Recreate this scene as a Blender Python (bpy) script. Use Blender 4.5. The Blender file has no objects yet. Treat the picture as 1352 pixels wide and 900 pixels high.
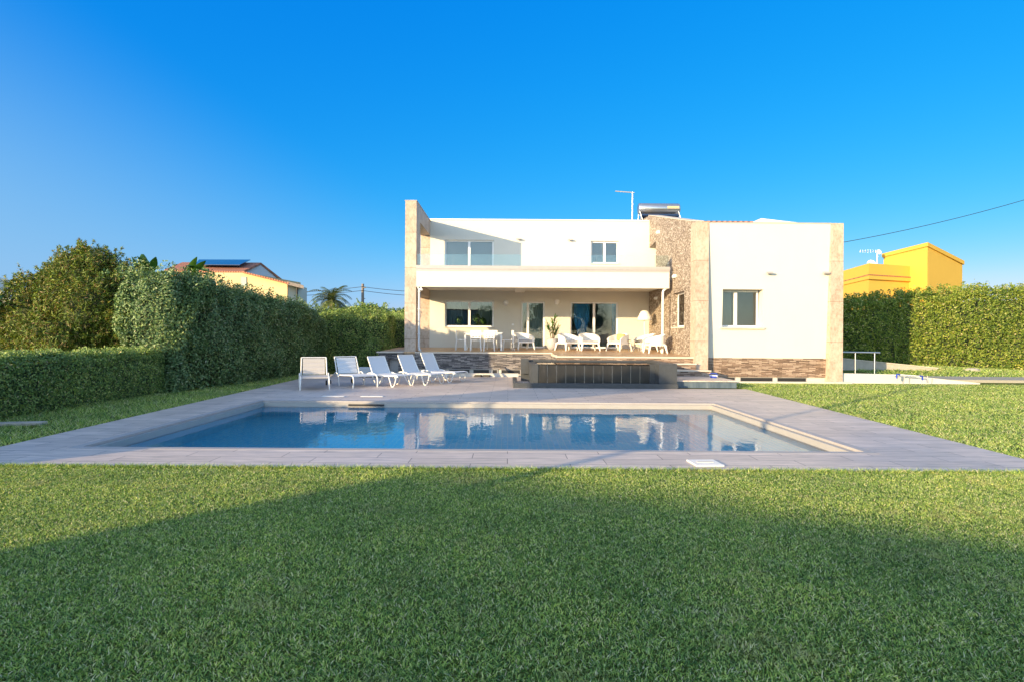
import bpy, math, random
import numpy as np
from mathutils import Vector, Matrix
random.seed(7); RNG = np.random.default_rng(11)
R = math.radians
SC = bpy.context.scene
COL = SC.collection
H = 1.52; F = 756.0; U0, V0 = 671.0, 445.0; ROLL = 0.0068
SAZ = 47.0; SEL = 10.0

def px(u, v, Y):
    "pixel at depth Y -> (X, z)"
    return (u-U0)*Y/F, H-(v-ROLL*(u-676)-V0)*Y/F
def gp(u, v, z=0.0):
    "pixel at height z -> (X, Y)"
    Y = (H-z)*F/(v-ROLL*(u-676)-V0)
    return (u-U0)*Y/F, Y

# ------------------------------------------------------------------ materials
def mat(name):
    m = bpy.data.materials.new(name); m.use_nodes = True
    nt = m.node_tree; nt.nodes.clear()
    out = nt.nodes.new('ShaderNodeOutputMaterial')
    return m, nt, out
def N(nt, t, **k):
    n = nt.nodes.new(t)
    for a, b in k.items():
        if a in n.inputs: n.inputs[a].default_value = b
        else: setattr(n, a, b)
    return n
def L(nt, a, b): nt.links.new(a, b)
def c4(c): return (c[0], c[1], c[2], 1)
def coords(nt, mode='pos'):
    if mode == 'pos':
        return N(nt, 'ShaderNodeNewGeometry').outputs['Position']
    return N(nt, 'ShaderNodeTexCoord').outputs['Object']
def noise(nt, vec, scale, detail=4, rough=.55, sc=(1, 1, 1)):
    mp = N(nt, 'ShaderNodeMapping'); mp.inputs['Scale'].default_value = sc
    L(nt, vec, mp.inputs['Vector'])
    n = N(nt, 'ShaderNodeTexNoise'); n.inputs['Scale'].default_value = scale
    n.inputs['Detail'].default_value = detail; n.inputs['Roughness'].default_value = rough
    L(nt, mp.outputs[0], n.inputs['Vector'])
    return n.outputs['Fac']
def ramp(nt, fac, stops):
    r = N(nt, 'ShaderNodeValToRGB')
    e = r.color_ramp.elements
    while len(e) < len(stops): e.new(.5)
    for i, (p, c) in enumerate(stops):
        e[i].position = p; e[i].color = c4(c)
    L(nt, fac, r.inputs[0]); return r.outputs[0]
def mixc(nt, fac, a, b, mode='MIX'):
    m = N(nt, 'ShaderNodeMixRGB', blend_type=mode)
    for s, x in ((m.inputs[0], fac), (m.inputs[1], a), (m.inputs[2], b)):
        if isinstance(x, (int, float)): s.default_value = x
        elif isinstance(x, tuple): s.default_value = c4(x)
        else: L(nt, x, s)
    return m.outputs[0]
def bump(nt, h, strength=.3, dist=.02):
    b = N(nt, 'ShaderNodeBump'); b.inputs['Strength'].default_value = strength
    b.inputs['Distance'].default_value = dist
    L(nt, h, b.inputs['Height']); return b.outputs[0]
def pbr(nt, out, col, rough=.7, metal=0, nrm=None, spec=.5):
    p = N(nt, 'ShaderNodeBsdfPrincipled')
    if isinstance(col, tuple): p.inputs['Base Color'].default_value = c4(col)
    else: L(nt, col, p.inputs['Base Color'])
    if isinstance(rough, (int, float)): p.inputs['Roughness'].default_value = rough
    else: L(nt, rough, p.inputs['Roughness'])
    p.inputs['Metallic'].default_value = metal
    p.inputs['Specular IOR Level'].default_value = spec
    if nrm is not None: L(nt, nrm, p.inputs['Normal'])
    L(nt, p.outputs[0], out.inputs[0]); return p
def simple(name, col, rough=.6, metal=0, var=.12, scale=6, bs=.05):
    m, nt, out = mat(name); P = coords(nt)
    f = noise(nt, P, scale, 5)
    c = mixc(nt, f, tuple(x*(1-var) for x in col), tuple(min(1, x*(1+var)) for x in col))
    f2 = noise(nt, P, scale*12, 3)
    pbr(nt, out, c, rough, metal, bump(nt, f2, bs, .01)); return m
def hvec(nt, P):
    "vector (x+y, z) for vertical faces of either direction"
    s = N(nt, 'ShaderNodeSeparateXYZ'); L(nt, P, s.inputs[0])
    a = N(nt, 'ShaderNodeMath', operation='ADD'); L(nt, s.outputs[0], a.inputs[0]); L(nt, s.outputs[1], a.inputs[1])
    c = N(nt, 'ShaderNodeCombineXYZ'); L(nt, a.outputs[0], c.inputs[0]); L(nt, s.outputs[2], c.inputs[1])
    return c.outputs[0]
M = {}
def build_materials():
    # plaster
    def plaster(name, col):
        m, nt, out = mat(name); P = coords(nt)
        f = noise(nt, P, .7, 6, .6); f2 = noise(nt, P, 3, 5, .6, (1, 1, .15))
        c = mixc(nt, f, tuple(x*.9 for x in col), col)
        c = mixc(nt, mixc(nt, 1.0, f2, (.22, .22, .22), 'MULTIPLY'), c, tuple(x*.8 for x in col))
        pbr(nt, out, c, .85, 0, bump(nt, noise(nt, P, 90, 3), .12, .01), .2); return m
    M['plaster'] = plaster('white_plaster', (.70, .675, .60))
    M['plaster_soffit'] = plaster('soffit_plaster', (.86, .84, .80))
    M['yellow'] = plaster('yellow_plaster', (.74, .46, .085))
    M['cream'] = plaster('cream_plaster', (.72, .54, .30))
    M['pale'] = plaster('pale_render', (.62, .64, .66))
    # travertine
    m, nt, out = mat('travertine'); P = coords(nt)
    w = noise(nt, P, 2.5, 9, .7, (1, 1, .6)); w2 = noise(nt, P, 16, 6, .65, (1, 1, .6))
    c = ramp(nt, w, [(.3, (.50, .39, .32)), (.45, (.57, .46, .38)), (.55, (.40, .285, .22)), (.62, (.54, .43, .35)), (.8, (.46, .36, .29))])
    c = mixc(nt, .45, c, ramp(nt, w2, [(.35, (.30, .21, .15)), (.5, (.52, .42, .33)), (.7, (.60, .52, .43))]))
    br = N(nt, 'ShaderNodeTexBrick'); br.offset = 0
    br.inputs['Color1'].default_value = (1, 1, 1, 1); br.inputs['Color2'].default_value = (.9, .9, .9, 1); br.inputs['Mortar'].default_value = (.45, .4, .36, 1)
    br.inputs['Scale'].default_value = 1; br.inputs['Brick Width'].default_value = 50; br.inputs['Row Height'].default_value = 1.42; br.inputs['Mortar Size'].default_value = .008
    L(nt, hvec(nt, P), br.inputs['Vector'])
    c = mixc(nt, 1.0, c, br.outputs[0], 'MULTIPLY')
    pbr(nt, out, c, .6, 0, bump(nt, w2, .25, .01)); M['travertine'] = m
    # pebble mosaic
    m, nt, out = mat('pebble_cladding'); P = coords(nt)
    v = N(nt, 'ShaderNodeTexVoronoi'); v.inputs['Scale'].default_value = 21; v.inputs['Randomness'].default_value = .9
    mp = N(nt, 'ShaderNodeMapping'); mp.inputs['Scale'].default_value = (1, .75, 1); L(nt, P, mp.inputs[0]); L(nt, mp.outputs[0], v.inputs['Vector'])
    sep = N(nt, 'ShaderNodeSeparateColor'); L(nt, v.outputs['Color'], sep.inputs[0])
    c = ramp(nt, sep.outputs[0], [(0, (.12, .09, .075)), (.25, (.21, .165, .135)), (.5, (.33, .275, .225)), (.75, (.47, .40, .335)), (1, (.74, .69, .61))])
    v2 = N(nt, 'ShaderNodeTexVoronoi', feature='DISTANCE_TO_EDGE'); v2.inputs['Scale'].default_value = 21; v2.inputs['Randomness'].default_value = .9
    L(nt, mp.outputs[0], v2.inputs['Vector'])
    e = ramp(nt, v2.outputs['Distance'], [(0, (0, 0, 0)), (.12, (1, 1, 1))])
    c = mixc(nt, e, (.22, .15, .1), c)
    pbr(nt, out, c, .7, 0, bump(nt, e, .9, .02)); M['pebble'] = m
    # ledge stone
    def ledge(name, dark, mid, light):
        m, nt, out = mat(name); P = coords(nt); hv = hvec(nt, P)
        wn = N(nt, 'ShaderNodeTexNoise'); wn.inputs['Scale'].default_value = 2.2; L(nt, hv, wn.inputs['Vector'])
        hv2 = mixc(nt, .08, hv, wn.outputs['Color'], 'ADD')
        br = N(nt, 'ShaderNodeTexBrick'); br.offset = .4; br.squash = 1.5; br.squash_frequency = 3
        br.inputs['Color1'].default_value = (0, 0, 0, 1); br.inputs['Color2'].default_value = (1, 1, 1, 1); br.inputs['Mortar'].default_value = (.1, .1, .1, 1)
        br.inputs['Scale'].default_value = 1; br.inputs['Brick Width'].default_value = .24; br.inputs['Row Height'].default_value = .04; br.inputs['Mortar Size'].default_value = .004
        L(nt, hv2, br.inputs['Vector'])
        n2 = noise(nt, hv, 9, 4, .6, (1, 5, 1))
        f = mixc(nt, .5, br.outputs['Color'], n2)
        c = ramp(nt, f, [(.2, dark), (.45, mid), (.7, light)])
        c = mixc(nt, br.outputs['Fac'], c, (.03, .025, .02))
        h = mixc(nt, .6, br.outputs['Color'], n2); h = mixc(nt, br.outputs['Fac'], h, (0, 0, 0))
        pbr(nt, out, c, .8, 0, bump(nt, h, 1.0, .04)); return m
    M['ledge'] = ledge('ledge_stone', (.13, .085, .065), (.34, .23, .165), (.55, .42, .33))
    M['ledge_grey'] = ledge('grey_ledge_stone', (.07, .065, .07), (.2, .18, .18), (.40, .36, .34))
    # deck planks
    def planks(name, c1, c2, mort, bw, rh, rough, bs):
        m, nt, out = mat(name); P = coords(nt)
        br = N(nt, 'ShaderNodeTexBrick'); br.offset = .37
        br.inputs['Color1'].default_value = c4(c1); br.inputs['Color2'].default_value = c4(c2); br.inputs['Mortar'].default_value = c4(mort)
        br.inputs['Scale'].default_value = 1; br.inputs['Brick Width'].default_value = bw; br.inputs['Row Height'].default_value = rh; br.inputs['Mortar Size'].default_value = .006
        L(nt, P, br.inputs['Vector'])
        g = noise(nt, P, 3.2, 7, .65, (.7, 9, 1))
        g2 = noise(nt, P, .45, 5, .6)
        c = mixc(nt, .75, br.outputs['Color'], ramp(nt, g, [(.3, (.45, .45, .45)), (.5, (.95, .95, .95)), (.7, (1.35, 1.3, 1.25))]), 'MULTIPLY')
        c = mixc(nt, 1.0, c, ramp(nt, g2, [(.3, (.82, .82, .84)), (.7, (1.08, 1.06, 1.02))]), 'MULTIPLY')
        ro = ramp(nt, g2, [(.3, (rough-.1,)*3), (.7, (rough+.12,)*3)])
        pbr(nt, out, c, ro, 0, bump(nt, br.outputs['Fac'], -.3, .01)); return m
    M['deck'] = planks('pool_paving', (.58, .49, .435), (.70, .59, .53), (.22, .18, .16), 1.2, .30, .5, 0)
    M['terrace'] = planks('terrace_planks', (.56, .36, .20), (.66, .45, .27), (.2, .11, .06), 1.2, .16, .45, 0)
    M['deck_edge'] = simple('paving_edge', (.40, .37, .36), .6, 0, .12, 5)
    M['coping'] = simple('pale_stone_coping', (.62, .54, .45), .6, 0, .15, 5)
    M['kerb'] = simple('pale_concrete', (.58, .55, .5), .8, 0, .15, 4)
    # grass
    def grass(name, stops, trans, hue=(.5, .5)):
        m, nt, out = mat(name)
        g = N(nt, 'ShaderNodeNewGeometry'); P = g.outputs['Position']
        c = ramp(nt, g.outputs['Random Per Island'], stops)
        big = mixc(nt, .45, noise(nt, P, .9, 5, .6), noise(nt, P, 14, 3, .6))
        c = mixc(nt, 1.0, c, ramp(nt, big, [(.32, (.55, .66, .68)), (.5, (1, 1, 1)), (.68, (1.5, 1.32, 1.1))]), 'MULTIPLY')
        if name == 'grass_blades':
            dry = ramp(nt, mixc(nt, .35, noise(nt, P, 1.1, 6, .7), noise(nt, P, 7, 4, .6)), [(.53, (0, 0, 0)), (.66, (.6, .6, .6))])
            c = mixc(nt, dry, c, (.50, .46, .24))
        d = N(nt, 'ShaderNodeBsdfPrincipled'); d.inputs['Roughness'].default_value = .5; d.inputs['Specular IOR Level'].default_value = .35
        t = N(nt, 'ShaderNodeBsdfTranslucent')
        L(nt, c, d.inputs['Base Color']); L(nt, mixc(nt, 1.0, c, (1.3, 1.25, .5), 'MULTIPLY'), t.inputs[0])
        mx = N(nt, 'ShaderNodeMixShader'); mx.inputs[0].default_value = trans
        L(nt, d.outputs[0], mx.inputs[1]); L(nt, t.outputs[0], mx.inputs[2]); L(nt, mx.outputs[0], out.inputs[0])
        return m
    M['grass'] = grass('grass_blades', [(0, (.03, .08, .03)), (.25, (.14, .28, .07)), (.6, (.38, .54, .13)), (.85, (.62, .72, .22)), (.93, (.85, .82, .52)), (1, (.72, .62, .45))], .3)
    M['leaf_hedge'] = grass('hedge_leaves', [(0, (.06, .11, .04)), (.35, (.15, .25, .07)), (.7, (.26, .38, .10)), (.93, (.38, .46, .14)), (1, (.48, .44, .24))], .22)
    M['leaf_right'] = grass('bright_hedge_leaves', [(0, (.07, .12, .02)), (.35, (.15, .23, .03)), (.7, (.25, .32, .045)), (.93, (.38, .42, .09)), (1, (.55, .48, .25))], .28)
    M['leaf_dark'] = grass('laurel_leaves', [(0, (.05, .10, .04)), (.4, (.12, .21, .08)), (.8, (.20, .30, .11)), (.95, (.29, .37, .17)), (1, (.40, .42, .27))], .12)
    M['leaf_conifer'] = grass('conifer_sprays', [(0, (.05, .09, .02)), (.35, (.12, .19, .035)), (.7, (.24, .32, .05)), (.86, (.30, .24, .09)), (1, (.26, .17, .10))], .2)
    M['leaf_big'] = grass('broad_leaves', [(0, (.04, .11, .025)), (.6, (.08, .19, .04)), (1, (.16, .27, .06))], .3)
    M['leaf_palm'] = grass('palm_leaves', [(0, (.05, .08, .025)), (.6, (.09, .13, .035)), (1, (.2, .2, .08))], .2)
    M['petal'] = simple('pink_blossom', (.75, .5, .48), .7)
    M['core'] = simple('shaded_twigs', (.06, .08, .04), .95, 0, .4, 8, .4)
    M['bark'] = simple('bark', (.14, .10, .07), .9, 0, .35, 14, .5)
    # lawn base
    m, nt, out = mat('lawn_soil'); P = coords(nt)
    a = noise(nt, P, 60, 6, .75); b = noise(nt, P, .8, 5, .6)
    c = ramp(nt, a, [(.3, (.05, .07, .02)), (.5, (.13, .17, .04)), (.7, (.23, .24, .08))])
    c = mixc(nt, 1.0, c, ramp(nt, b, [(.3, (.8, .85, .8)), (.7, (1.2, 1.1, 1))]), 'MULTIPLY')
    pbr(nt, out, c, .95, 0, bump(nt, a, 1, .04), .1); M['lawn'] = m
    # pool tile
    m, nt, out = mat('pool_tile'); P = coords(nt)
    br = N(nt, 'ShaderNodeTexBrick'); br.offset = 0
    br.inputs['Color1'].default_value = (.10, .70, .95, 1); br.inputs['Color2'].default_value = (.20, .80, .98, 1); br.inputs['Mortar'].default_value = (.5, .85, .95, 1)
    br.inputs['Scale'].default_value = 1; br.inputs['Brick Width'].default_value = .1; br.inputs['Row Height'].default_value = .1; br.inputs['Mortar Size'].default_value = .006
    s = N(nt, 'ShaderNodeSeparateXYZ'); L(nt, P, s.inputs[0])
    ad = N(nt, 'ShaderNodeMath', operation='ADD'); L(nt, s.outputs[1], ad.inputs[0]); L(nt, s.outputs[2], ad.inputs[1])
    cb = N(nt, 'ShaderNodeCombineXYZ'); L(nt, s.outputs[0], cb.inputs[0]); L(nt, ad.outputs[0], cb.inputs[1]); L(nt, cb.outputs[0], br.inputs['Vector'])
    pbr(nt, out, br.outputs[0], .35); M['pooltile'] = m
    M['poolwall'] = simple('pool_stone_edge', (.30, .33, .33), .5, 0, .15, 4)
    M['poolshelf'] = simple('pool_sand_edge', (.38, .36, .33), .5, 0, .12, 4)
    # water
    def water(name, sc, st, absc, dens):
        m, nt, out = mat(name); P = coords(nt)
        mp = N(nt, 'ShaderNodeMapping'); mp.inputs['Scale'].default_value = (1, .55, 1); L(nt, P, mp.inputs[0])
        n1 = N(nt, 'ShaderNodeTexNoise'); n1.inputs['Scale'].default_value = sc; n1.inputs['Detail'].default_value = 3; n1.inputs['Distortion'].default_value = .6; L(nt, mp.outputs[0], n1.inputs['Vector'])
        n2 = N(nt, 'ShaderNodeTexNoise'); n2.inputs['Scale'].default_value = sc*.25; n2.inputs['Detail'].default_value = 2; L(nt, P, n2.inputs['Vector'])
        # calmer and livelier patches
        pt = ramp(nt, noise(nt, P, .5, 3), [(.35, (.35, .35, .35)), (.65, (1, 1, 1))])
        h = mixc(nt, 1.0, mixc(nt, .5, n1.outputs['Fac'], n2.outputs['Fac']), pt, 'MULTIPLY')
        nr = bump(nt, h, st, .02)
        gl = N(nt, 'ShaderNodeBsdfGlossy'); gl.inputs['Roughness'].default_value = .0; L(nt, nr, gl.inputs['Normal'])
        rf = N(nt, 'ShaderNodeBsdfRefraction'); rf.inputs['Roughness'].default_value = 0; rf.inputs['IOR'].default_value = 1.33; L(nt, nr, rf.inputs['Normal'])
        fr = N(nt, 'ShaderNodeFresnel'); fr.inputs['IOR'].default_value = 1.33; L(nt, nr, fr.inputs['Normal'])
        mx = N(nt, 'ShaderNodeMixShader'); L(nt, fr.outputs[0], mx.inputs[0])
        trn = N(nt, 'ShaderNodeBsdfTransparent'); m2 = N(nt, 'ShaderNodeMixShader'); m2.inputs[0].default_value = .2
        L(nt, rf.outputs[0], m2.inputs[1]); L(nt, trn.outputs[0], m2.inputs[2]); L(nt, m2.outputs[0], mx.inputs[1]); L(nt, gl.outputs[0], mx.inputs[2])
        L(nt, mx.outputs[0], out.inputs[0])
        va = N(nt, 'ShaderNodeVolumeAbsorption'); va.inputs['Color'].default_value = c4(absc); va.inputs['Density'].default_value = dens
        L(nt, va.outputs[0], out.inputs['Volume']); return m
    M['water'] = water('pool_water', 6.5, .34, (.05, .74, .97), .09)
    M['water_small'] = water('basin_water', 6, .15, (.3, .7, .85), .4)
    # glass
    def glass(name, tint, base, gain):
        m, nt, out = mat(name)
        tr = N(nt, 'ShaderNodeBsdfTransparent'); tr.inputs[0].default_value = c4(tint)
        gl = N(nt, 'ShaderNodeBsdfGlossy'); gl.inputs['Roughness'].default_value = .0
        lw = N(nt, 'ShaderNodeFresnel'); lw.inputs['IOR'].default_value = 1.5
        ma = N(nt, 'ShaderNodeMath', operation='MULTIPLY_ADD'); ma.inputs[1].default_value = gain; ma.inputs[2].default_value = base; ma.use_clamp = True
        L(nt, lw.outputs[0], ma.inputs[0])
        mx = N(nt, 'ShaderNodeMixShader'); L(nt, ma.outputs[0], mx.inputs[0]); L(nt, tr.outputs[0], mx.inputs[1]); L(nt, gl.outputs[0], mx.inputs[2])
        L(nt, mx.outputs[0], out.inputs[0]); return m
    M['glass'] = glass('window_glass', (.8, .85, .87), .03, 1.0)
    M['balglass'] = glass('balustrade_glass', (.86, .93, .93), .03, 1.0)
    M['frame'] = simple('white_window_frame', (.84, .84, .85), .35, 0, .04)
    M['whiteplastic'] = simple('white_plastic', (.82, .81, .79), .35, 0, .05)
    M['mesh'] = simple('white_sling_fabric', (.66, .68, .72), .7, 0, .06, 30)
    M['mesh2'] = simple('grey_sling_fabric', (.50, .47, .45), .7, 0, .08, 30)
    M['cushion'] = simple('grey_cushion', (.40, .40, .42), .9, 0, .1, 20)
    M['cushion2'] = simple('tan_cushion', (.55, .36, .16), .9, 0, .1, 20)
    # slate
    m, nt, out = mat('black_slate'); P = coords(nt); hv = hvec(nt, P)
    a = noise(nt, P, 5, 7, .7, (1, 1, .3))
    c = ramp(nt, a, [(.3, (.012, .012, .012)), (.6, (.026, .025, .024)), (.8, (.09, .085, .08))])
    pbr(nt, out, c, .4, 0, bump(nt, a, .3, .01)); M['slate'] = m
    M['slate_light'] = simple('grey_slate', (.050, .056, .064), .5, 0, .35, 7, .2)
    m, nt, out = mat('blue_grey_slate'); P = coords(nt)
    a = noise(nt, P, 4, 6, .7, (1, 1, .3))
    pbr(nt, out, ramp(nt, a, [(.3, (.05, .08, .12)), (.6, (.12, .16, .2)), (.8, (.3, .32, .33))]), .4); M['slate_blue'] = m
    M['metal'] = simple('steel', (.55, .56, .58), .3, .9, .08)
    M['greymetal'] = simple('grey_metal_capping', (.42, .40, .40), .45, .2, .08)
    M['dark'] = simple('black_rubber', (.02, .02, .022), .6, 0, .1)
    M['room'] = simple('room_wall', (.55, .56, .56), .9, 0, .1)
    M['shutter'] = simple('roller_shutter', (.50, .53, .55), .6, 0, .03)
    M['curtain'] = simple('blue_curtain', (.10, .42, .72), .8, 0, .2, 14)
    M['curtain_w'] = simple('sheer_curtain', (.42, .48, .44), .9, 0, .1, 14)
    M['blue'] = simple('blue_plastic', (.02, .06, .45), .4, 0, .05)
    M['roof'] = None
    m, nt, out = mat('terracotta_tiles'); P = coords(nt)
    w = N(nt, 'ShaderNodeTexWave'); w.inputs['Scale'].default_value = 1.6; L(nt, P, w.inputs['Vector'])
    c = mixc(nt, noise(nt, P, 3, 5), (.36, .13, .07), (.55, .25, .15))
    c = mixc(nt, ramp(nt, w.outputs[1], [(0, (.6, .6, .6)), (1, (0, 0, 0))]), c, (.2, .07, .04))
    pbr(nt, out, c, .8, 0, bump(nt, w.outputs[1], .6, .08)); M['roof'] = m
    M['roof_grey'] = simple('weathered_tiles', (.26, .22, .2), .9, 0, .4, 6, .5)
    M['solar'] = simple('solar_cells', (.02, .04, .10), .15, .3, .1)
    M['pot'] = simple('grey_pot', (.40, .40, .42), .6, 0, .15, 9)
    M['stone'] = simple('rough_stone', (.45, .40, .34), .85, 0, .25, 7, .4)
    M['pathgrey'] = simple('grey_gravel', (.36, .34, .28), .9, 0, .3, 30, .5)
    M['wood'] = simple('weathered_pole', (.22, .19, .17), .9, 0, .3, 10, .3)
build_materials()

# ------------------------------------------------------------------ mesh helpers
class MB:
    def __init__(s): s.v = []; s.f = []; s.sm = []
    def add(s, vs, fs, smooth=False):
        b = len(s.v); s.v += [tuple(p) for p in vs]; s.f += [tuple(i+b for i in f) for f in fs]; s.sm += [smooth]*len(fs); return s
    def box(s, x0, x1, y0, y1, z0, z1, M4=None):
        vs = [(x, y, z) for z in (z0, z1) for y in (y0, y1) for x in (x0, x1)]
        if M4 is not None: vs = [M4 @ Vector(p) for p in vs]
        return s.add(vs, [(0, 2, 3, 1), (4, 5, 7, 6), (0, 1, 5, 4), (2, 6, 7, 3), (0, 4, 6, 2), (1, 3, 7, 5)])
    def prism(s, pts, z0):
        "pts (x,y,ztop) counter-clockwise"
        n = len(pts)
        vs = [(p[0], p[1], z0) for p in pts] + [tuple(p) for p in pts]
        return s.add(vs, [tuple(range(n-1, -1, -1)), tuple(range(n, 2*n))] + [(i, (i+1) % n, n+(i+1) % n, n+i) for i in range(n)])
    def slab(s, quad, t):
        "quad of 4 points, thickness t downward"
        vs = [tuple(p) for p in quad] + [(p[0], p[1], p[2]-t) for p in quad]
        n = len(quad)
        return s.add(vs, [tuple(range(n)), tuple(range(2*n-1, n-1, -1))] + [(i, n+i, n+(i+1) % n, (i+1) % n) for i in range(n)])
    def tube(s, pts, r, seg=8, cap=True):
        pts = [Vector(p) for p in pts]; n = len(pts)
        rs = r if isinstance(r, (list, tuple)) else [r]*n
        vs = []; up = None
        for i, p in enumerate(pts):
            t = (pts[min(i+1, n-1)]-pts[max(i-1, 0)]).normalized()
            if up is None:
                up = Vector((0, 0, 1)) if abs(t.z) < .9 else Vector((1, 0, 0))
            a = t.cross(up).normalized(); b = a.cross(t).normalized(); up = b
            for k in range(seg):
                an = 2*math.pi*k/seg
                vs.append(p + (a*math.cos(an)+b*math.sin(an))*rs[i])
        fs = []
        for i in range(n-1):
            for k in range(seg):
                k2 = (k+1) % seg
                fs.append((i*seg+k, i*seg+k2, (i+1)*seg+k2, (i+1)*seg+k))
        b0 = len(s.v); s.add(vs, fs, True)
        if cap: s.add(vs[:seg], [tuple(range(seg-1, -1, -1))]); s.add(vs[-seg:], [tuple(range(seg))])
        return s
    def lathe(s, prof, seg=20, c=(0, 0, 0), smooth=True):
        vs = []
        for r, z in prof:
            for k in range(seg):
                a = 2*math.pi*k/seg; vs.append((c[0]+r*math.cos(a), c[1]+r*math.sin(a), c[2]+z))
        fs = [(i*seg+k, i*seg+(k+1) % seg, (i+1)*seg+(k+1) % seg, (i+1)*seg+k) for i in range(len(prof)-1) for k in range(seg)]
        return s.add(vs, fs, smooth)
    def obj(s, name, m, parent=None, bev=0):
        me = bpy.data.meshes.new(name); me.from_pydata(s.v, [], s.f); me.validate(); me.update()
        me.polygons.foreach_set('use_smooth', s.sm if len(s.sm) == len(me.polygons) else [False]*len(me.polygons))
        me.materials.append(M[m] if isinstance(m, str) else m)
        o = bpy.data.objects.new(name, me); COL.objects.link(o)
        if parent is not None: o.parent = parent
        if bev:
            md = o.modifiers.new('b', 'BEVEL'); md.width = bev; md.segments = 2; md.limit_method = 'ANGLE'
        return o
def tag(o, label=None, cat=None, group=None, kind=None):
    if label: o['label'] = label
    if cat: o['category'] = cat
    if group: o['group'] = group
    if kind: o['kind'] = kind
    return o
def empty(name, label, cat, loc=(0, 0, 0), rz=0, group=None):
    o = bpy.data.objects.new(name, None); COL.objects.link(o); o.location = loc; o.rotation_euler = (0, 0, rz)
    o.empty_display_size = .2
    return tag(o, label, cat, group)
def dup(root, loc, rz, label, scale=None):
    r = root.copy(); COL.objects.link(r); r.location = loc; r.rotation_euler = (0, 0, rz); r['label'] = label
    if scale: r.scale = scale
    for ch in root.children:
        c = ch.copy(); COL.objects.link(c); c.parent = r
        for g in ch.children:
            d = g.copy(); COL.objects.link(d); d.parent = c
    return r
def wall_grid(x0, x1, z0, z1, holes, y0, y1, tr=None):
    "wall in XZ with rectangular holes, thickness y0..y1; only outer faces"
    xs = sorted(set([x0, x1]+[h[0] for h in holes]+[h[1] for h in holes])); zs = sorted(set([z0, z1]+[h[2] for h in holes]+[h[3] for h in holes]))
    xs = [x for x in xs if x0 <= x <= x1]; zs = [z for z in zs if z0 <= z <= z1]
    nx, nz = len(xs)-1, len(zs)-1
    def full(i, j):
        if not (0 <= i < nx and 0 <= j < nz): return False
        cx, cz = (xs[i]+xs[i+1])/2, (zs[j]+zs[j+1])/2
        return not any(h[0] < cx < h[1] and h[2] < cz < h[3] for h in holes)
    b = MB(); idx = {}
    def vi(i, j, k):
        if (i, j, k) not in idx:
            idx[(i, j, k)] = len(b.v); p = (xs[i], (y0, y1)[k], zs[j]); b.v.append(tr(p) if tr else p)
        return idx[(i, j, k)]
    for i in range(nx):
        for j in range(nz):
            if not full(i, j): continue
            fs = [(vi(i, j, 0), vi(i+1, j, 0), vi(i+1, j+1, 0), vi(i, j+1, 0)), (vi(i+1, j, 1), vi(i, j, 1), vi(i, j+1, 1), vi(i+1, j+1, 1))]
            if not full(i-1, j): fs.append((vi(i, j, 1), vi(i, j, 0), vi(i, j+1, 0), vi(i, j+1, 1)))
            if not full(i+1, j): fs.append((vi(i+1, j, 0), vi(i+1, j, 1), vi(i+1, j+1, 1), vi(i+1, j+1, 0)))
            if not full(i, j-1): fs.append((vi(i, j, 1), vi(i+1, j, 1), vi(i+1, j, 0), vi(i, j, 0)))
            if not full(i, j+1): fs.append((vi(i, j+1, 0), vi(i+1, j+1, 0), vi(i+1, j+1, 1), vi(i, j+1, 1)))
            b.f += fs; b.sm += [False]*len(fs)
    return b
def np_mesh(name, V, Fq, nper, m, parent=None):
    "V (n,3), Fq flat loop indices, nper verts per face (array)"
    me = bpy.data.meshes.new(name)
    me.vertices.add(len(V)); me.vertices.foreach_set('co', V.astype(np.float32).ravel())
    me.loops.add(len(Fq)); me.loops.foreach_set('vertex_index', Fq.astype(np.int32))
    st = np.concatenate([[0], np.cumsum(nper)[:-1]])
    me.polygons.add(len(nper)); me.polygons.foreach_set('loop_start', st.astype(np.int32)); me.polygons.foreach_set('loop_total', nper.astype(np.int32))
    me.update(calc_edges=True)
    me.materials.append(M[m])
    o = bpy.data.objects.new(name, me); COL.objects.link(o)
    if parent is not None: o.parent = parent
    return o
def leaf_arrays(P, Nn, ln, wd, droop=.25, jit=.6):
    "leaf quads (folded diamond) at P, roughly facing Nn"
    n = len(P)
    nn = Nn + RNG.normal(0, jit, (n, 3)); nn /= np.linalg.norm(nn, axis=1)[:, None]+1e-9
    a = RNG.normal(0, 1, (n, 3)); a -= (a*nn).sum(1)[:, None]*nn; a /= np.linalg.norm(a, axis=1)[:, None]+1e-9
    b = np.cross(nn, a)
    l = ln*RNG.uniform(.6, 1.3, n)[:, None]; w = wd*RNG.uniform(.7, 1.2, n)[:, None]
    p0 = P - a*l*.5; p2 = P + a*l*.5 - nn*l*droop; p1 = P + b*w*.5 - nn*w*.15; p3 = P - b*w*.5 - nn*w*.15
    V = np.stack([p0, p1, p2, p3], 1).reshape(-1, 3)
    i = np.arange(n)[:, None]*4
    Fq = (i + np.array([[0, 1, 2, 0, 2, 3]])).ravel()
    # two triangles that share an island
    return V, Fq, np.full(2*n, 3)
def vnoise(P, s, seed=0):
    r = np.random.default_rng(seed); out = np.zeros(len(P))
    for k in range(7):
        d = r.normal(0, 1, 3); ph = r.uniform(0, 6.28); out += np.sin(P@d*s*(1+.35*k)+ph)/(1+.35*k)
    return out/3.0
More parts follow.
